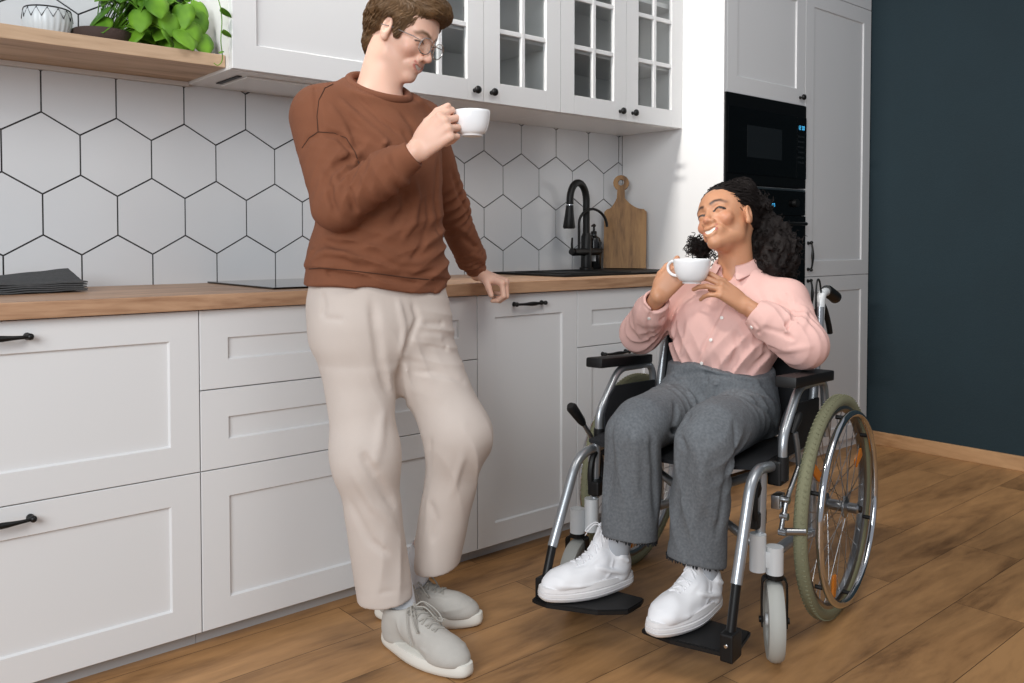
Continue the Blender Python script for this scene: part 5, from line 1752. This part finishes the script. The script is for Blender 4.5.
    for (z, g_, bump_) in levels:
        ringv = []
        for (x, y) in outl:
            l_ = math.hypot(x, (y - 0.142) * 0.4) + 1e-6
            kx = x * (1 + g_ / 0.045); ky = 0.142 + (y - 0.142) * (1 + g_ / 0.15)
            lift = 0.005 * max(0, (y - 0.22) / 0.074) ** 2 + (0.004 * max(0, (0.05 - y) / 0.05) ** 2)
            zz_ = z + lift * (1 if z < 0.01 else 0.8) + (0.005 * bump_ * math.cos((y - 0.14) * 22))
            p = o + M @ A3(kx, ky, zz_) * S
            ringv.append(bm.verts.new(p))
        rings.append(ringv)
    for a_, b_ in zip(rings, rings[1:]):
        for k in range(n): bm.faces.new((a_[k], a_[(k + 1) % n], b_[(k + 1) % n], b_[k]))
    bm.faces.new(rings[0]); bm.faces.new(rings[-1])
    so = obj('sole', bm, ms, up, smooth=True, angle=50)
    # laces: crossings over the instep, a bow with two loops
    bm = bmesh.new()
    F2 = FU
    def surf(x, y, lift=0.0022):
        """height of the upper under (x, y)"""
        zs = np.linspace(sh + 0.15, sh, 90)
        P = np.array([o + M @ A3(x, y, z) * S for z in zs])
        d = F2(P); i = np.argmax(d < 0)
        return tuple(o + M @ A3(x, y, zs[i] + lift) * S)
    rows = 5
    for k in range(rows):
        y0 = 0.188 - k * 0.0205; xw = 0.017 + 0.0015 * k
        tube(bm, [surf(-xw + 2 * xw * t, y0 - 0.010 * t, 0.0030) for t in (0, .25, .5, .75, 1)], 0.0027 * S, seg=7)
        tube(bm, [surf(xw - 2 * xw * t, y0 - 0.010 * t, 0.0022) for t in (0, .25, .5, .75, 1)], 0.0027 * S, seg=7)
    kx, ky = 0.0, 0.098
    c = np.array(surf(kx, ky, 0.006))
    bmesh.ops.create_uvsphere(bm, u_segments=10, v_segments=6, radius=0.006 * S, matrix=Matrix.Translation(Vector(c)))
    for s in (-1, 1):
        S_, S = S, (S * 0.6 if chunky else S)
        lp = [c, c + M @ A3(s * 0.022, 0.012, 0.010) * S, c + M @ A3(s * 0.042, 0.040, -0.012) * S, c + M @ A3(s * 0.045, 0.058, -0.034) * S, c + M @ A3(s * 0.034, 0.048, -0.030) * S, c + M @ A3(s * 0.020, 0.022, -0.002) * S, c]
        tube(bm, smooth_path([tuple(p) for p in lp], 5), 0.0021 * S, seg=6)
        tl = [c, c + M @ A3(s * 0.028, 0.004, 0.004) * S, c + M @ A3(s * 0.050, 0.028, -0.028) * S, c + M @ A3(s * 0.058, 0.050, -0.062) * S]
        tube(bm, smooth_path([tuple(p) for p in tl], 5), 0.0018 * S, seg=6)
        S = S_
    la = obj('laces', bm, ml, up, smooth=True)
    return up


shoe(MAN, MOFF, (-0.520, -0.845, 0), (-0.470, -1.125, 0), 0.0, side=1)
shoe(MAN, MOFF, (-0.455, -0.700, 0), (-0.275, -0.925, 0), 0.0, side=-1)

# hair: short sides, swept fringe
FH = Field()
Lh = lambda fn: local(fn, HO, MH)
FH.u(Lh(ell((0, -0.020, 0.048), (0.083, 0.101, 0.083))), 0.01)
FH.u(Lh(ell((0, 0.050, 0.090), (0.064, 0.044, 0.028))), 0.03)
FH.u(Lh(cap((-0.042, 0.070, 0.076), (0.035, 0.074, 0.082), 0.014, 0.016)), 0.02)
FH.u(Lh(cap((0, -0.072, 0.01), (0, -0.062, -0.055), 0.050, 0.040)), 0.03)
for s in (-1, 1):
    FH.u(Lh(cap((s * 0.068, 0.026, 0.032), (s * 0.069, 0.028, -0.014), 0.010, 0.005)), 0.012)
    FH.s(Lh(ell((s * 0.084, -0.003, -0.008), (0.026, 0.0225, 0.036))), 0.005)
FH.s(Lh(ell((0, 0.090, -0.014), (0.090, 0.072, 0.078))), 0.010)
FH.s(Lh(cap((0, 0.06, -0.09), (0, -0.02, -0.11), 0.07, 0.065)), 0.01)
wv = waves(21, 150, 8, (1, 0.25, 0.9)); wv2 = waves(22, 330, 8, (1, 0.25, 0.9)); wv3 = waves(23, 60, 6, (1, 0.4, 1))
def strands(P):
    q = (P - HO) @ MH
    sw = q.copy(); sw[:, 0] += 0.35 * q[:, 1]
    return 0.0022 * wv(sw) + 0.0010 * wv2(sw) + 0.0030 * wv3(sw)
FH.disp(strands)
hr = wm(skin_obj('hair', FH, HO - 0.16, HO + 0.17, 0.0024, 'hair_brown', MAN))
def flow_man(P):
    q = (P - HO) @ MH
    top = np.clip((q[:, 2] - 0.055) / 0.03, 0, 1)[:, None]
    side = np.stack([np.zeros(len(q)), -0.55 - 0 * q[:, 0], -1.0 - 0 * q[:, 0]], 1)
    fwd = np.stack([-0.55 + 0 * q[:, 0], 1.0 + 0 * q[:, 0], 0.12 - 6 * np.clip(q[:, 1] - 0.075, 0, 1)], 1)
    return (side * (1 - top) + fwd * top) @ MH.T
strand_obj(FH, hr, 4200, flow_man, 0.042, MAN, 'hair_brown', MOFF, r=0.0010, seed=4, lift=0.0028, wild=0.16, keep=lambda V: ~((np.abs(((V - HO) @ MH)[:, 1] + 0.002) < 0.026) & (((V - HO) @ MH)[:, 2] < 0.036)))

# glasses
def gl_p(x, y, z): return tuple(HO + MH @ A3(x, y, z))
bm = bmesh.new()
for s in (-1, 1):
    rim = []
    for k in range(28):
        a = 2 * PI * k / 28
        x = 0.0255 * (abs(math.cos(a)) ** 0.8) * (1 if math.cos(a) > 0 else -1); z = 0.0205 * (abs(math.sin(a)) ** 0.85) * (1 if math.sin(a) > 0 else -1)
        rim.append(gl_p(s * 0.033 + x, 0.1035 - 0.25 * abs(s * 0.033 + x) * 0.35, z - 0.006))
    tube(bm, rim, 0.0016, seg=6, closed=True)
    tube(bm, [gl_p(s * 0.058, 0.098, 0.002), gl_p(s * 0.070, 0.080, 0.004), gl_p(s * 0.079, 0.010, 0.002), gl_p(s * 0.079, -0.020, -0.004)], 0.0014, seg=6)
tube(bm, smooth_path([gl_p(-0.008, 0.1035, 0.001), gl_p(0, 0.108, 0.005), gl_p(0.008, 0.1035, 0.001)], 4), 0.0013, seg=6)
gf = wm(obj('glasses', bm, 'glasses_metal', MAN, smooth=True, label='thin metal-rimmed glasses'))
for s in (-1, 1):
    bm = bmesh.new()
    vs = []
    for k in range(28):
        a = 2 * PI * k / 28
        x = 0.0252 * (abs(math.cos(a)) ** 0.8) * (1 if math.cos(a) > 0 else -1); z = 0.0202 * (abs(math.sin(a)) ** 0.85) * (1 if math.sin(a) > 0 else -1)
        vs.append(gl_p(s * 0.033 + x, 0.1035 - 0.25 * abs(s * 0.033 + x) * 0.35, z - 0.006))
    a_ = [bm.verts.new(v) for v in vs]; b_ = [bm.verts.new(tuple(A3(*v) + MH @ A3(0, 0.0012, 0))) for v in vs]
    bm.faces.new(a_); bm.faces.new(b_[::-1])
    for k in range(28): bm.faces.new((a_[k], a_[(k + 1) % 28], b_[(k + 1) % 28], b_[k]))
    obj('lens', bm, 'pane_glass', gf)


def cup(loc, handle_az, label, r=0.046, h=0.058, tilt=(0, 0)):
    t = thing('coffee_cup', label, 'cup', loc, 0, 'white coffee cups')
    prof = [(0, 0.003), (0.020, 0.003), (0.022, 0.0), (0.026, 0.0), (0.027, 0.005)]
    for k in range(1, 13):
        u = k / 12
        prof.append((0.027 + (r - 0.027) * math.sin(u * PI / 2) ** 0.85, 0.005 + (h - 0.005) * (1 - math.cos(u * PI / 2)) ** 0.82 if u < 1 else h))
    prof += [(r - 0.0012, h + 0.0012), (r - 0.003, h)]
    for k in range(11, 0, -1):
        u = k / 12
        prof.append((0.024 + (r - 0.027) * math.sin(u * PI / 2) ** 0.85, 0.009 + (h - 0.009) * (1 - math.cos(u * PI / 2)) ** 0.82))
    prof.append((0, 0.009))
    obj('bowl', Lt(prof, seg=48), 'porcelain', t, smooth=True, angle=70)
    bm = bmesh.new()
    hp = [(r * 0.93, h * 0.84), (r + 0.014, h * 0.90), (r + 0.027, h * 0.74), (r + 0.026, h * 0.50), (r + 0.012, h * 0.33), (r * 0.80, h * 0.28)]
    tube(bm, smooth_path([(a * math.cos(handle_az), a * math.sin(handle_az), z) for a, z in hp], 6), 0.0044, seg=10)
    obj('handle', bm, 'porcelain', t, smooth=True)
    t.rotation_euler = (tilt[0], tilt[1], 0)
    return t


cup((-0.421, -1.080, 1.308), math.atan2(-RT[1], -RT[0]), 'white cup held up by the standing person in the brown sweatshirt', r=0.0445, h=0.061)
# ------------------------------------------------------------------ seated woman (same local frame as the wheelchair)
mat('skin_tan', (196, 142, 108), 0.45, sss=0.08, attr='tone', bump=0.06, bscale=900)
mat('shirt_pink', (228, 184, 175), 0.85, bump=0.2, bscale=700, var=0.03, vscale=20)
mat('button_pearl', (240, 236, 230), 0.25)
mat('denim_grey', (104, 108, 112), 0.9, bump=0.35, bscale=600, var=0.26, vscale=150)
mat('hair_black', (24, 17, 15), 0.62, bump=0.6, bscale=260, spec=0.25)
mat('trainer_white', (238, 238, 240), 0.6, bump=0.1, bscale=300)
mat('sole_white', (232, 230, 230), 0.5)
mat('sock_grey', (176, 180, 186), 0.9, bump=0.3, bscale=600)
mat('denim_dark', (34, 35, 38), 0.95)

WO = A3(0.4633, -1.2070, 0.0)
_c, _s = math.cos(R(192)), math.sin(R(192))
WM = np.array([[_c, -_s, 0], [_s, _c, 0], [0, 0, 1.0]])       # columns: forward, left, up
XF = (WO, WM)
WOM = thing('person', 'seated person in pink shirt and grey jeans holding a white cup in the wheelchair', 'person', tuple(WO), R(192))
NO = Vector((0, 0, 0))
lR, lF, lZ = RT @ WM, FW @ WM, A3(0, 0, 1)

sRS, sRE, sRW = A3(0.005, -0.150, 0.890), A3(0.095, -0.250, 0.765), A3(0.226, -0.118, 0.884) - lF * 0.012 - lR * 0.004 + lZ * 0.008
sLS, sLE, sLW = A3(-0.005, 0.170, 0.876), A3(0.130, 0.270, 0.770), A3(0.190, 0.114, 0.872) + lR * 0.016
wRH, wRK, wRA = A3(0.09, -0.085, 0.560), A3(0.465, -0.058, 0.555), A3(0.458, -0.124, 0.205)
wLH, wLK, wLA = A3(0.09, 0.105, 0.560), A3(0.450, 0.135, 0.560), A3(0.412, 0.113, 0.185)

FB = Field(XF)
FB.u(loft([(0.50, 0.08, 0.01, 0.095, 0.150), (0.62, 0.075, 0.01, 0.090, 0.125), (0.72, 0.055, 0.012, 0.085, 0.120), (0.82, 0.04, 0.015, 0.090, 0.130), (0.90, 0.015, 0.018, 0.065, 0.110), (0.94, 0.01, 0.022, 0.045, 0.065)]), 0.02)
FB.u(cap(wRH, wRK, 0.070, 0.050), 0.03).u(cap(wRK, wRA, 0.048, 0.033), 0.02)
FB.u(cap(wLH, wLK, 0.070, 0.050), 0.03).u(cap(wLK, wLA, 0.048, 0.033), 0.02)
FB.u(cap(wRA - A3(0, 0, 0.03), wRA + A3(0.08, -0.04, -0.055), 0.026, 0.016), 0.02).u(cap(wLA - A3(0, 0, 0.03), wLA + A3(0.08, 0, -0.055), 0.026, 0.016), 0.02)
FB.u(cap((0.01, 0.02, 0.92), sRS, 0.045, 0.045), 0.03).u(cap(sRS, sRE, 0.042, 0.034), 0.02).u(cap(sRE, sRW, 0.034, 0.0235), 0.01)
FB.u(cap((0.01, 0.02, 0.92), sLS, 0.045, 0.045), 0.03).u(cap(sLS, sLE, 0.042, 0.034), 0.02).u(cap(sLE, sLW, 0.034, 0.0235), 0.01)
_yw, _pt = R(55), R(20)
_hf = -lR * math.sin(_yw) - unit(lF * A3(1, 1, 0)) * math.cos(_yw)
WH = frame(unit(_hf * A3(1, 1, 0)) * math.cos(_pt) + lZ * math.sin(_pt), (0, 0, 1), R(-23))
WHO = A3(0.028, 0.010, 1.108) - lR * 0.007
hdw = head_ops(FB, WHO, WH, 0.975, female=True, smile=1.0, neck=(0.012, 0.026, 0.955), neck_r=(0.043, 0.047))
dR = lR * 0.60 + lZ * 0.76 - lF * 0.06
hand_ops(FB, sRW + unit(dR) * 0.008, dR, lF * 0.9 + lR * 0.35, True, 0.93,
         curls=((30, 66, 35), (38, 70, 38), (46, 74, 40), (52, 74, 40)), fan=(5, 1, -3, -8),
         thumb=((0.018, 0.024, 0.008), (0.050, 0.040, 0.018), (0.082, 0.042, 0.026), (0.106, 0.036, 0.034)))
dL = -lR * 0.80 + lZ * 0.58 + lF * 0.05
hand_ops(FB, sLW + unit(dL) * 0.008, dL, lF * 0.60 - lR * 0.30 - lZ * 0.42, False, 0.93,
         curls=((14, 20, 12), (20, 24, 14), (28, 28, 16), (38, 32, 18)), fan=(7, 2, -4, -10),
         thumb=((0.018, 0.020, 0.010), (0.045, 0.032, 0.026), (0.072, 0.034, 0.044), (0.096, 0.028, 0.058)))
tone = face_tones(hdw, (196, 142, 108), (176, 96, 88), (44, 30, 26), (240, 234, 228), (206, 132, 104), brow_z=0.023, brow_w=0.0054, lash=0.0034)
skin_obj('body', FB, (-0.14, -0.42, 0.05), (0.62, 0.40, 1.28), 0.0022, 'skin_tan', WOM, colour=tone)

teeth_mesh(hdw, WOM)

# shirt
FS = Field(XF)
FS.u(loft([(0.600, 0.075, 0.010, 0.092, 0.130), (0.675, 0.072, 0.010, 0.102, 0.137), (0.74, 0.062, 0.012, 0.127, 0.162), (0.82, 0.045, 0.015, 0.120, 0.160), (0.88, 0.025, 0.018, 0.100, 0.145), (0.92, 0.014, 0.022, 0.075, 0.105), (0.978, 0.010, 0.025, 0.053, 0.056)]), 0.02)
for s_ in (-1, 1): FS.u(ell((0.115, 0.015 + s_ * 0.065, 0.815), (0.050, 0.058, 0.055)), 0.05)
FS.u(cap((0.008, -0.03, 0.925), sRS, 0.040, 0.052), 0.04).u(cap((0.008, 0.08, 0.925), sLS, 0.040, 0.052), 0.04)
FS.u(cap(sRS, sRE, 0.062, 0.058), 0.03).u(cap(sRE, sRE * .4 + sRW * .6, 0.060, 0.052), 0.02).u(cap(sRE * .35 + sRW * .65, sRW, 0.045, 0.036), 0.02)
FS.u(cap(sLS, sLE, 0.066, 0.062), 0.03).u(cap(sLE, sLE * .4 + sLW * .6, 0.062, 0.054), 0.02).u(cap(sLE * .35 + sLW * .65, sLW, 0.046, 0.037), 0.02)
uR, uL = unit(sRW - sRE), unit(sLW - sLE)
def near_axis(P, a, b):
    u_ = unit(b - a); q = P - b; al = q @ u_; pr_ = np.linalg.norm(q - al[:, None] * u_, axis=1)
    return (pr_ < 0.045) & (np.abs(al) < 0.075)
FS.i(lambda P: np.where(near_axis(P, sRE, sRW), (P - (sRW - uR * 0.022)) @ uR, -1.0), 0.003)
FS.i(lambda P: np.where(near_axis(P, sLE, sLW), (P - (sLW - uL * 0.018)) @ uL, -1.0), 0.003)
FS.s(cap(sRW - uR * 0.04, sRW + uR * 0.05, 0.029), 0.003).s(cap(sLW - uL * 0.04, sLW + uL * 0.05, 0.029), 0.003)
FS.s(cap((0.020, 0.026, 0.950), (0.03, 0.026, 1.05), 0.046, 0.060), 0.005)
FS.s(cap((0.075, 0.026, 0.950), (0.05, 0.026, 1.02), 0.018, 0.040), 0.008)
FS.i(lambda P: (0.655 - 0.10 * P[:, 1]) - P[:, 2], 0.004)
for c_, r_, d_, wl_, am_, sd_ in ((sLE + A3(0.02, -0.04, 0.03), 0.075, sLW - sLS, 0.030, 0.0065, 1), (sLS * .5 + sLE * .5, 0.07, A3(0, 0.5, 1), 0.034, 0.0055, 2), (sRE + A3(0.03, 0.02, 0.02), 0.07, sRW - sRS, 0.030, 0.0060, 3),
                              (A3(0.15, 0.10, 0.72), 0.08, A3(0, 1, -0.6), 0.038, 0.0060, 4), (A3(0.16, -0.08, 0.72), 0.08, A3(0, 1, 0.4), 0.040, 0.0055, 5), (A3(0.16, 0.03, 0.68), 0.05, A3(0, 1, 0.1), 0.028, 0.0045, 6), (A3(0.10, 0.12, 0.83), 0.07, A3(0, 1, 0.8), 0.040, 0.0045, 7)):
    FS.disp(crumple(c_, r_, d_, wl_, am_, sd_))
FS.disp(lambda P: 0.0022 * waves(31, 30)(P))
PLK = [(746, 285), (733, 300), (722, 318), (714, 334), (707, 350), (701, 366)]
FS.folds((
    (PLK, 0.006, 0.0035), ([(x - 4, y - 1) for x, y in PLK], 0.0045, -0.0030),
    ([(776, 276), (788, 294), (796, 312)], 0.0045, -0.0030), ([(798, 300), (794, 318), (780, 334)], 0.008, -0.006), ([(806, 306), (804, 324), (792, 344)], 0.008, 0.006),
    ([(770, 300), (784, 306), (796, 318)], 0.008, -0.006), ([(762, 328), (778, 332), (796, 340)], 0.006, -0.005), ([(770, 350), (790, 350), (812, 346)], 0.007, 0.005),
    ([(660, 300), (662, 320), (672, 338)], 0.007, -0.005), ([(640, 306), (636, 324), (642, 342)], 0.007, 0.005), ([(652, 308), (648, 326), (652, 344)], 0.006, -0.005),
    ([(770, 352), (758, 364), (748, 376)], 0.008, -0.007), ([(676, 320), (672, 340), (668, 356)], 0.007, -0.006), ([(690, 316), (686, 340), (680, 358)], 0.008, 0.005), ([(736, 330), (738, 348), (730, 368)], 0.008, -0.005),
    ([(643, 304), (650, 312), (662, 310)], 0.004, -0.004), ([(752, 320), (760, 330), (758, 340)], 0.004, -0.004)), 1.7, 0.0048)
skin_obj('shirt', FS, (-0.12, -0.36, 0.63), (0.28, 0.38, 1.02), 0.0032, 'shirt_pink', WOM, passes=1)
# buttons down the placket and on both cuffs
for (px, py) in ((739, 292), (722, 318), (711, 340), (702, 363), (649, 318), (752, 327)):
    p = A3(*FS.hits([(px, py)])[0])
    e = 0.002
    n_ = unit(np.array([float(FS((p + d_)[None, :])[0] - FS((p - d_)[None, :])[0]) for d_ in (A3(e, 0, 0), A3(0, e, 0), A3(0, 0, e))]))
    bm = bmesh.new(); p2 = p + n_ * 0.0022
    tube(bm, [p2 - n_ * 0.001, p2 + n_ * 0.0012, p2 + n_ * 0.0016], [0.0050, 0.0050, 0.0038], seg=16)
    obj('button', bm, 'button_pearl', WOM, smooth=True, angle=40)
# fold-down collar
bm = bmesh.new()
nA = 30; rowsv = []
for k in range(nA + 1):
    a = R(-158) + R(316) * k / nA + PI                        # open towards the front
    fr_ = abs(k / nA * 2 - 1)
    c_ = A3(0.018, 0.026, 0.0)
    dip = 0.020 * max(0, math.cos(a - 0))                     # front sits lower
    d_ = A3(math.cos(a), math.sin(a), 0)
    top = c_ + d_ * 0.052 + A3(0, 0, 1.003 - dip - 0.004)
    mid_ = c_ + d_ * 0.060 + A3(0, 0, 1.001 - dip)
    ext = 0.012 * max(0, (fr_ - 0.75) / 0.25) ** 1.5
    out_ = c_ + d_ * (0.076 + ext * 1.3) + A3(0, 0, 0.962 - dip - ext * 1.1)
    in_ = c_ + d_ * 0.052 + A3(0, 0, 0.955 - dip)
    rowsv.append([bm.verts.new(tuple(p)) for p in (in_, top, mid_, out_)])
for a_, b_ in zip(rowsv, rowsv[1:]):
    for k in range(3): bm.faces.new((a_[k], a_[k + 1], b_[k + 1], b_[k]))
o = obj('collar', bm, 'shirt_pink', WOM, smooth=True)
md = o.modifiers.new('thickness', 'SOLIDIFY'); md.thickness = 0.0022; md.offset = 0
md = o.modifiers.new('soft', 'SUBSURF'); md.levels = 1; md.render_levels = 1

# jeans
FT = Field(XF)
FT.u(loft([(0.498, 0.08, 0.010, 0.110, 0.165), (0.56, 0.085, 0.010, 0.122, 0.172), (0.62, 0.085, 0.010, 0.122, 0.164), (0.68, 0.078, 0.010, 0.119, 0.155), (0.76, 0.070, 0.012, 0.119, 0.155)]), 0.02)
wRHm, wLHm = A3(0.458, -0.080, 0.262), A3(0.422, 0.092, 0.226)
FT.u(poly([wRH + A3(0.02, 0, 0), wRK * .9 + wRH * .1 + A3(0, 0, 0.004), wRK + A3(0.012, 0, -0.015), wRHm + A3(0, 0, -0.04)], [0.084, 0.077, 0.074, 0.077]), 0.03)
FT.u(poly([wLH + A3(0.02, 0, 0), wLK * .9 + wLH * .1 + A3(0, 0, 0.004), wLK + A3(0.012, 0, -0.015), wLHm + A3(0, 0, -0.04)], [0.084, 0.077, 0.074, 0.077]), 0.012)
FT.i(lambda P: np.where((P[:, 2] < 0.40) & (P[:, 1] < 0.002), (wRHm - P) @ A3(-0.18, 0.04, 1) + 0.0, -1.0), 0.003)
FT.i(lambda P: np.where((P[:, 2] < 0.40) & (P[:, 1] >= 0.002), (wLHm - P) @ A3(-0.22, 0.04, 1) + 0.0, -1.0), 0.003)
FT.s(cap(wRHm + A3(0, 0, 0.06), wRHm - A3(0, 0, 0.06), 0.066), 0.003).s(cap(wLHm + A3(0, 0, 0.06), wLHm - A3(0, 0, 0.06), 0.066), 0.003)
FT.i(lambda P: P[:, 2] - (0.704 - 0.20 * np.abs(P[:, 1] + 0.03) - 0.10 * (P[:, 0] - 0.17)), 0.004)
for c_, r_, d_, wl_, am_, sd_ in ((A3(0.22, 0.00, 0.60), 0.07, A3(1, 0, 0.3), 0.034, 0.0060, 21), (A3(0.20, 0.12, 0.62), 0.08, A3(1, 0.6, 0), 0.040, 0.0060, 22), (A3(0.20, -0.10, 0.62), 0.08, A3(1, -0.6, 0), 0.040, 0.0055, 23),
                              (A3(0.52, -0.06, 0.42), 0.10, A3(0.1, 1, 0.15), 0.060, 0.0065, 24), (A3(0.50, 0.12, 0.42), 0.12, A3(0.1, 1, 0.25), 0.060, 0.0070, 25), (A3(0.42, 0.18, 0.50), 0.08, A3(0.5, 0, 1), 0.05, 0.005, 26)):
    FT.disp(crumple(c_, r_, d_, wl_, am_, sd_))
FT.disp(lambda P: 0.0025 * waves(41, 24)(P))
FT.folds((
    ([(672, 377), (700, 372), (735, 378), (765, 388)], 0.005, -0.004), ([(708, 366), (706, 384), (702, 398)], 0.005, -0.005), ([(718, 366), (716, 384), (710, 400)], 0.004, 0.004),
    ([(668, 374), (684, 386), (690, 396)], 0.006, -0.004), ([(744, 384), (732, 394), (716, 398)], 0.006, -0.004),
    ([(676, 402), (672, 430), (668, 470)], 0.010, -0.010), ([(640, 404), (634, 440), (636, 500)], 0.012, 0.006), ([(616, 420), (612, 460), (606, 510)], 0.010, -0.005), ([(650, 430), (654, 470), (656, 520)], 0.010, -0.006),
    ([(690, 412), (684, 450), (676, 520)], 0.012, -0.007), ([(706, 410), (704, 460), (696, 530)], 0.014, 0.006), ([(734, 420), (728, 470), (716, 540)], 0.010, -0.006), ([(750, 402), (765, 410), (778, 424)], 0.008, -0.005), ([(740, 396), (758, 396), (776, 404)], 0.008, 0.004)), 1.7)
skin_obj('jeans', FT, (-0.08, -0.22, 0.16), (0.62, 0.24, 0.76), 0.0036, 'denim_grey', WOM, passes=1)
# frayed dark raw edge along both hems
for c_, sl in ((wRHm, 0.18), (wLHm, 0.22)):
    bm = bmesh.new(); random.seed(5)
    for k in range(150):
        a = 2 * PI * k / 150
        rr = 0.0715
        x, y = rr * math.cos(a), rr * math.sin(a)
        z = 0.18 * x if sl == 0.18 else 0.22 * x
        z -= 0.04 * y
        p = c_ + A3(x, y, z + 0.006)
        L_ = random.uniform(0.006, 0.015)
        tube(bm, [tuple(p), tuple(p + A3(random.uniform(-.004, .004), random.uniform(-.004, .004), -L_))], [0.0032, 0.0012], seg=5)
    obj('frayed_hem', bm, 'denim_dark', WOM, label='dark frayed raw hem')
for a_, h_ in ((wRA, wRK), (wLA, wLK)):
    bm = bmesh.new(); d_ = unit(h_ - a_)
    tube(bm, [tuple(a_ - d_ * 0.045), tuple(a_), tuple(a_ + d_ * 0.10)], [0.037, 0.036, 0.040], seg=24)
    obj('sock', bm, 'sock_grey', WOM, smooth=True)

shoe(WOM, NO, (0.362, 0.122, 0), (0.620, 0.070, 0), 0.0935, L=0.265, chunky=True, mu='trainer_white', ms='sole_white', ml='trainer_white', side=-1)
shoe(WOM, NO, (0.418, -0.108, 0), (0.650, -0.220, 0), 0.1155, L=0.265, chunky=True, mu='trainer_white', ms='sole_white', ml='trainer_white', side=1)

# hair: pulled back, big loose curls behind
Lh = lambda fn: local(fn, WHO, WH)
FH = Field(XF)
FH.u(Lh(ell((0, -0.020, 0.043), (0.0785, 0.098, 0.0835))), 0.01)
FH.s(Lh(ell((0, 0.110, -0.024), (0.080, 0.080, 0.087))), 0.008)
FH.s(Lh(ell((0, 0.062, -0.052), (0.100, 0.048, 0.066))), 0.008)
for s_ in (-1, 1): FH.s(Lh(ell((s_ * 0.075, -0.008, -0.012), (0.020, 0.022, 0.036))), 0.008)
FH.s(Lh(cap((0, 0.04, -0.10), (0, -0.03, -0.12), 0.06, 0.055)), 0.01)
BL = [((-0.030, -0.070, 0.098), 0.034), ((0.010, -0.085, 0.096), 0.036), ((-0.050, -0.095, 0.072), 0.036), ((0.010, -0.115, 0.060), 0.042), ((-0.010, -0.130, 0.015), 0.054), ((-0.045, -0.155, 0.005), 0.050), ((-0.060, -0.170, -0.045), 0.056),
      ((-0.015, -0.150, -0.050), 0.060), ((-0.050, -0.185, -0.085), 0.052), ((-0.060, -0.130, -0.070), 0.048), ((0.030, -0.130, -0.070), 0.055), ((0.000, -0.150, -0.110), 0.052), ((0.075, -0.080, -0.095), 0.036), ((-0.040, -0.125, -0.115), 0.046)]
for v_, r_ in ((-lR * 0.074 + lF * 0.085 - lZ * 0.068, 0.0185), (-lR * 0.050 + lF * 0.085 - lZ * 0.078, 0.0225), (lR * 0.058 + lF * 0.040 + lZ * 0.098, 0.036), (lR * 0.030 + lF * 0.045 + lZ * 0.092, 0.030)):
    BL.append((tuple(WH.T @ v_), r_))
for c_, r_ in BL: FH.u(Lh(ell(c_, (r_, r_, r_))), 0.02)
w1, w2, w3 = waves(61, 120, 12), waves(62, 240, 12), waves(63, 260, 8, (1, 0.2, 1))
def frizz(P):
    q = (P - WHO) @ WH
    back = np.clip((-q[:, 1] - 0.045) / 0.04, 0, 1)
    for c_, r_ in BL[-4:-2]: back = np.maximum(back, np.exp(-(((q - A3(*c_)) ** 2).sum(1)) / 0.045 ** 2))
    return back * (0.0065 * w1(P) + 0.0035 * w2(P)) + (1 - back) * 0.0012 * w3(q)
FH.disp(frizz)
hw = skin_obj('hair', FH, WHO - 0.27, WHO + 0.20, 0.0028, 'hair_black', WOM)
def flow_wom(P):
    q = (P - WHO) @ WH
    d = A3(0.0, -0.12, 0.03) - q
    return (d / (np.linalg.norm(d, axis=1)[:, None] + 1e-9)) @ WH.T
strand_obj(FH, hw, 1300, flow_wom, 0.045, WOM, 'hair_black', None, r=0.0010, seed=6, lift=0.004, wild=0.12, keep=lambda V: (((V - WHO) @ WH)[:, 1] > -0.05) & (((V - WHO) @ WH)[:, 2] > 0.02) & (((V - WHO) @ WH)[:, 1] < 0.055))
bm = bmesh.new(); random.seed(9)
for i in range(1100):
    c_, r_ = random.choice(BL if i % 18 else BL[-4:-2])
    d_ = unit(np.array([random.gauss(0, 1) for _ in range(3)]))
    base = A3(*c_) + d_ * r_ * 0.92
    if base[1] > (-0.055 if i % 3 else -0.035) and r_ > 0.027: continue
    dirn = unit(d_ + A3(0, 0, -0.5) + np.array([random.gauss(0, 0.5) for _ in range(3)]))
    e1 = unit(np.cross(dirn, A3(0.3, 0.5, 0.8))); e2 = np.cross(dirn, e1)
    cr_ = random.uniform(0.0035, 0.0065); ln = random.uniform(0.014, 0.034); tn = random.uniform(1.2, 2.6); ph = random.uniform(0, 6.28)
    pts = []
    for k in range(11):
        u_ = k / 10
        p = base + dirn * ln * u_ + (e1 * math.cos(ph + tn * 2 * PI * u_) + e2 * math.sin(ph + tn * 2 * PI * u_)) * cr_ * (0.6 + 0.6 * u_)
        pts.append(tuple(WHO + WH @ p))
    tube(bm, pts, [0.0013] * 10 + [0.0006], seg=4)
obj('curls', bm, 'hair_black', WOM, smooth=True, label='loose springy dark curls')

_cw = WO + WM @ (A3(0.250, -0.008, 0.934) - lR * 0.010 + lR * 0.014)
cup(tuple(_cw), math.atan2(-RT[1] * .75 + FW[1] * .75, -RT[0] * .75 + FW[0] * .75), 'white cup held in both hands by the seated person in the pink shirt', r=0.0515, h=0.067)
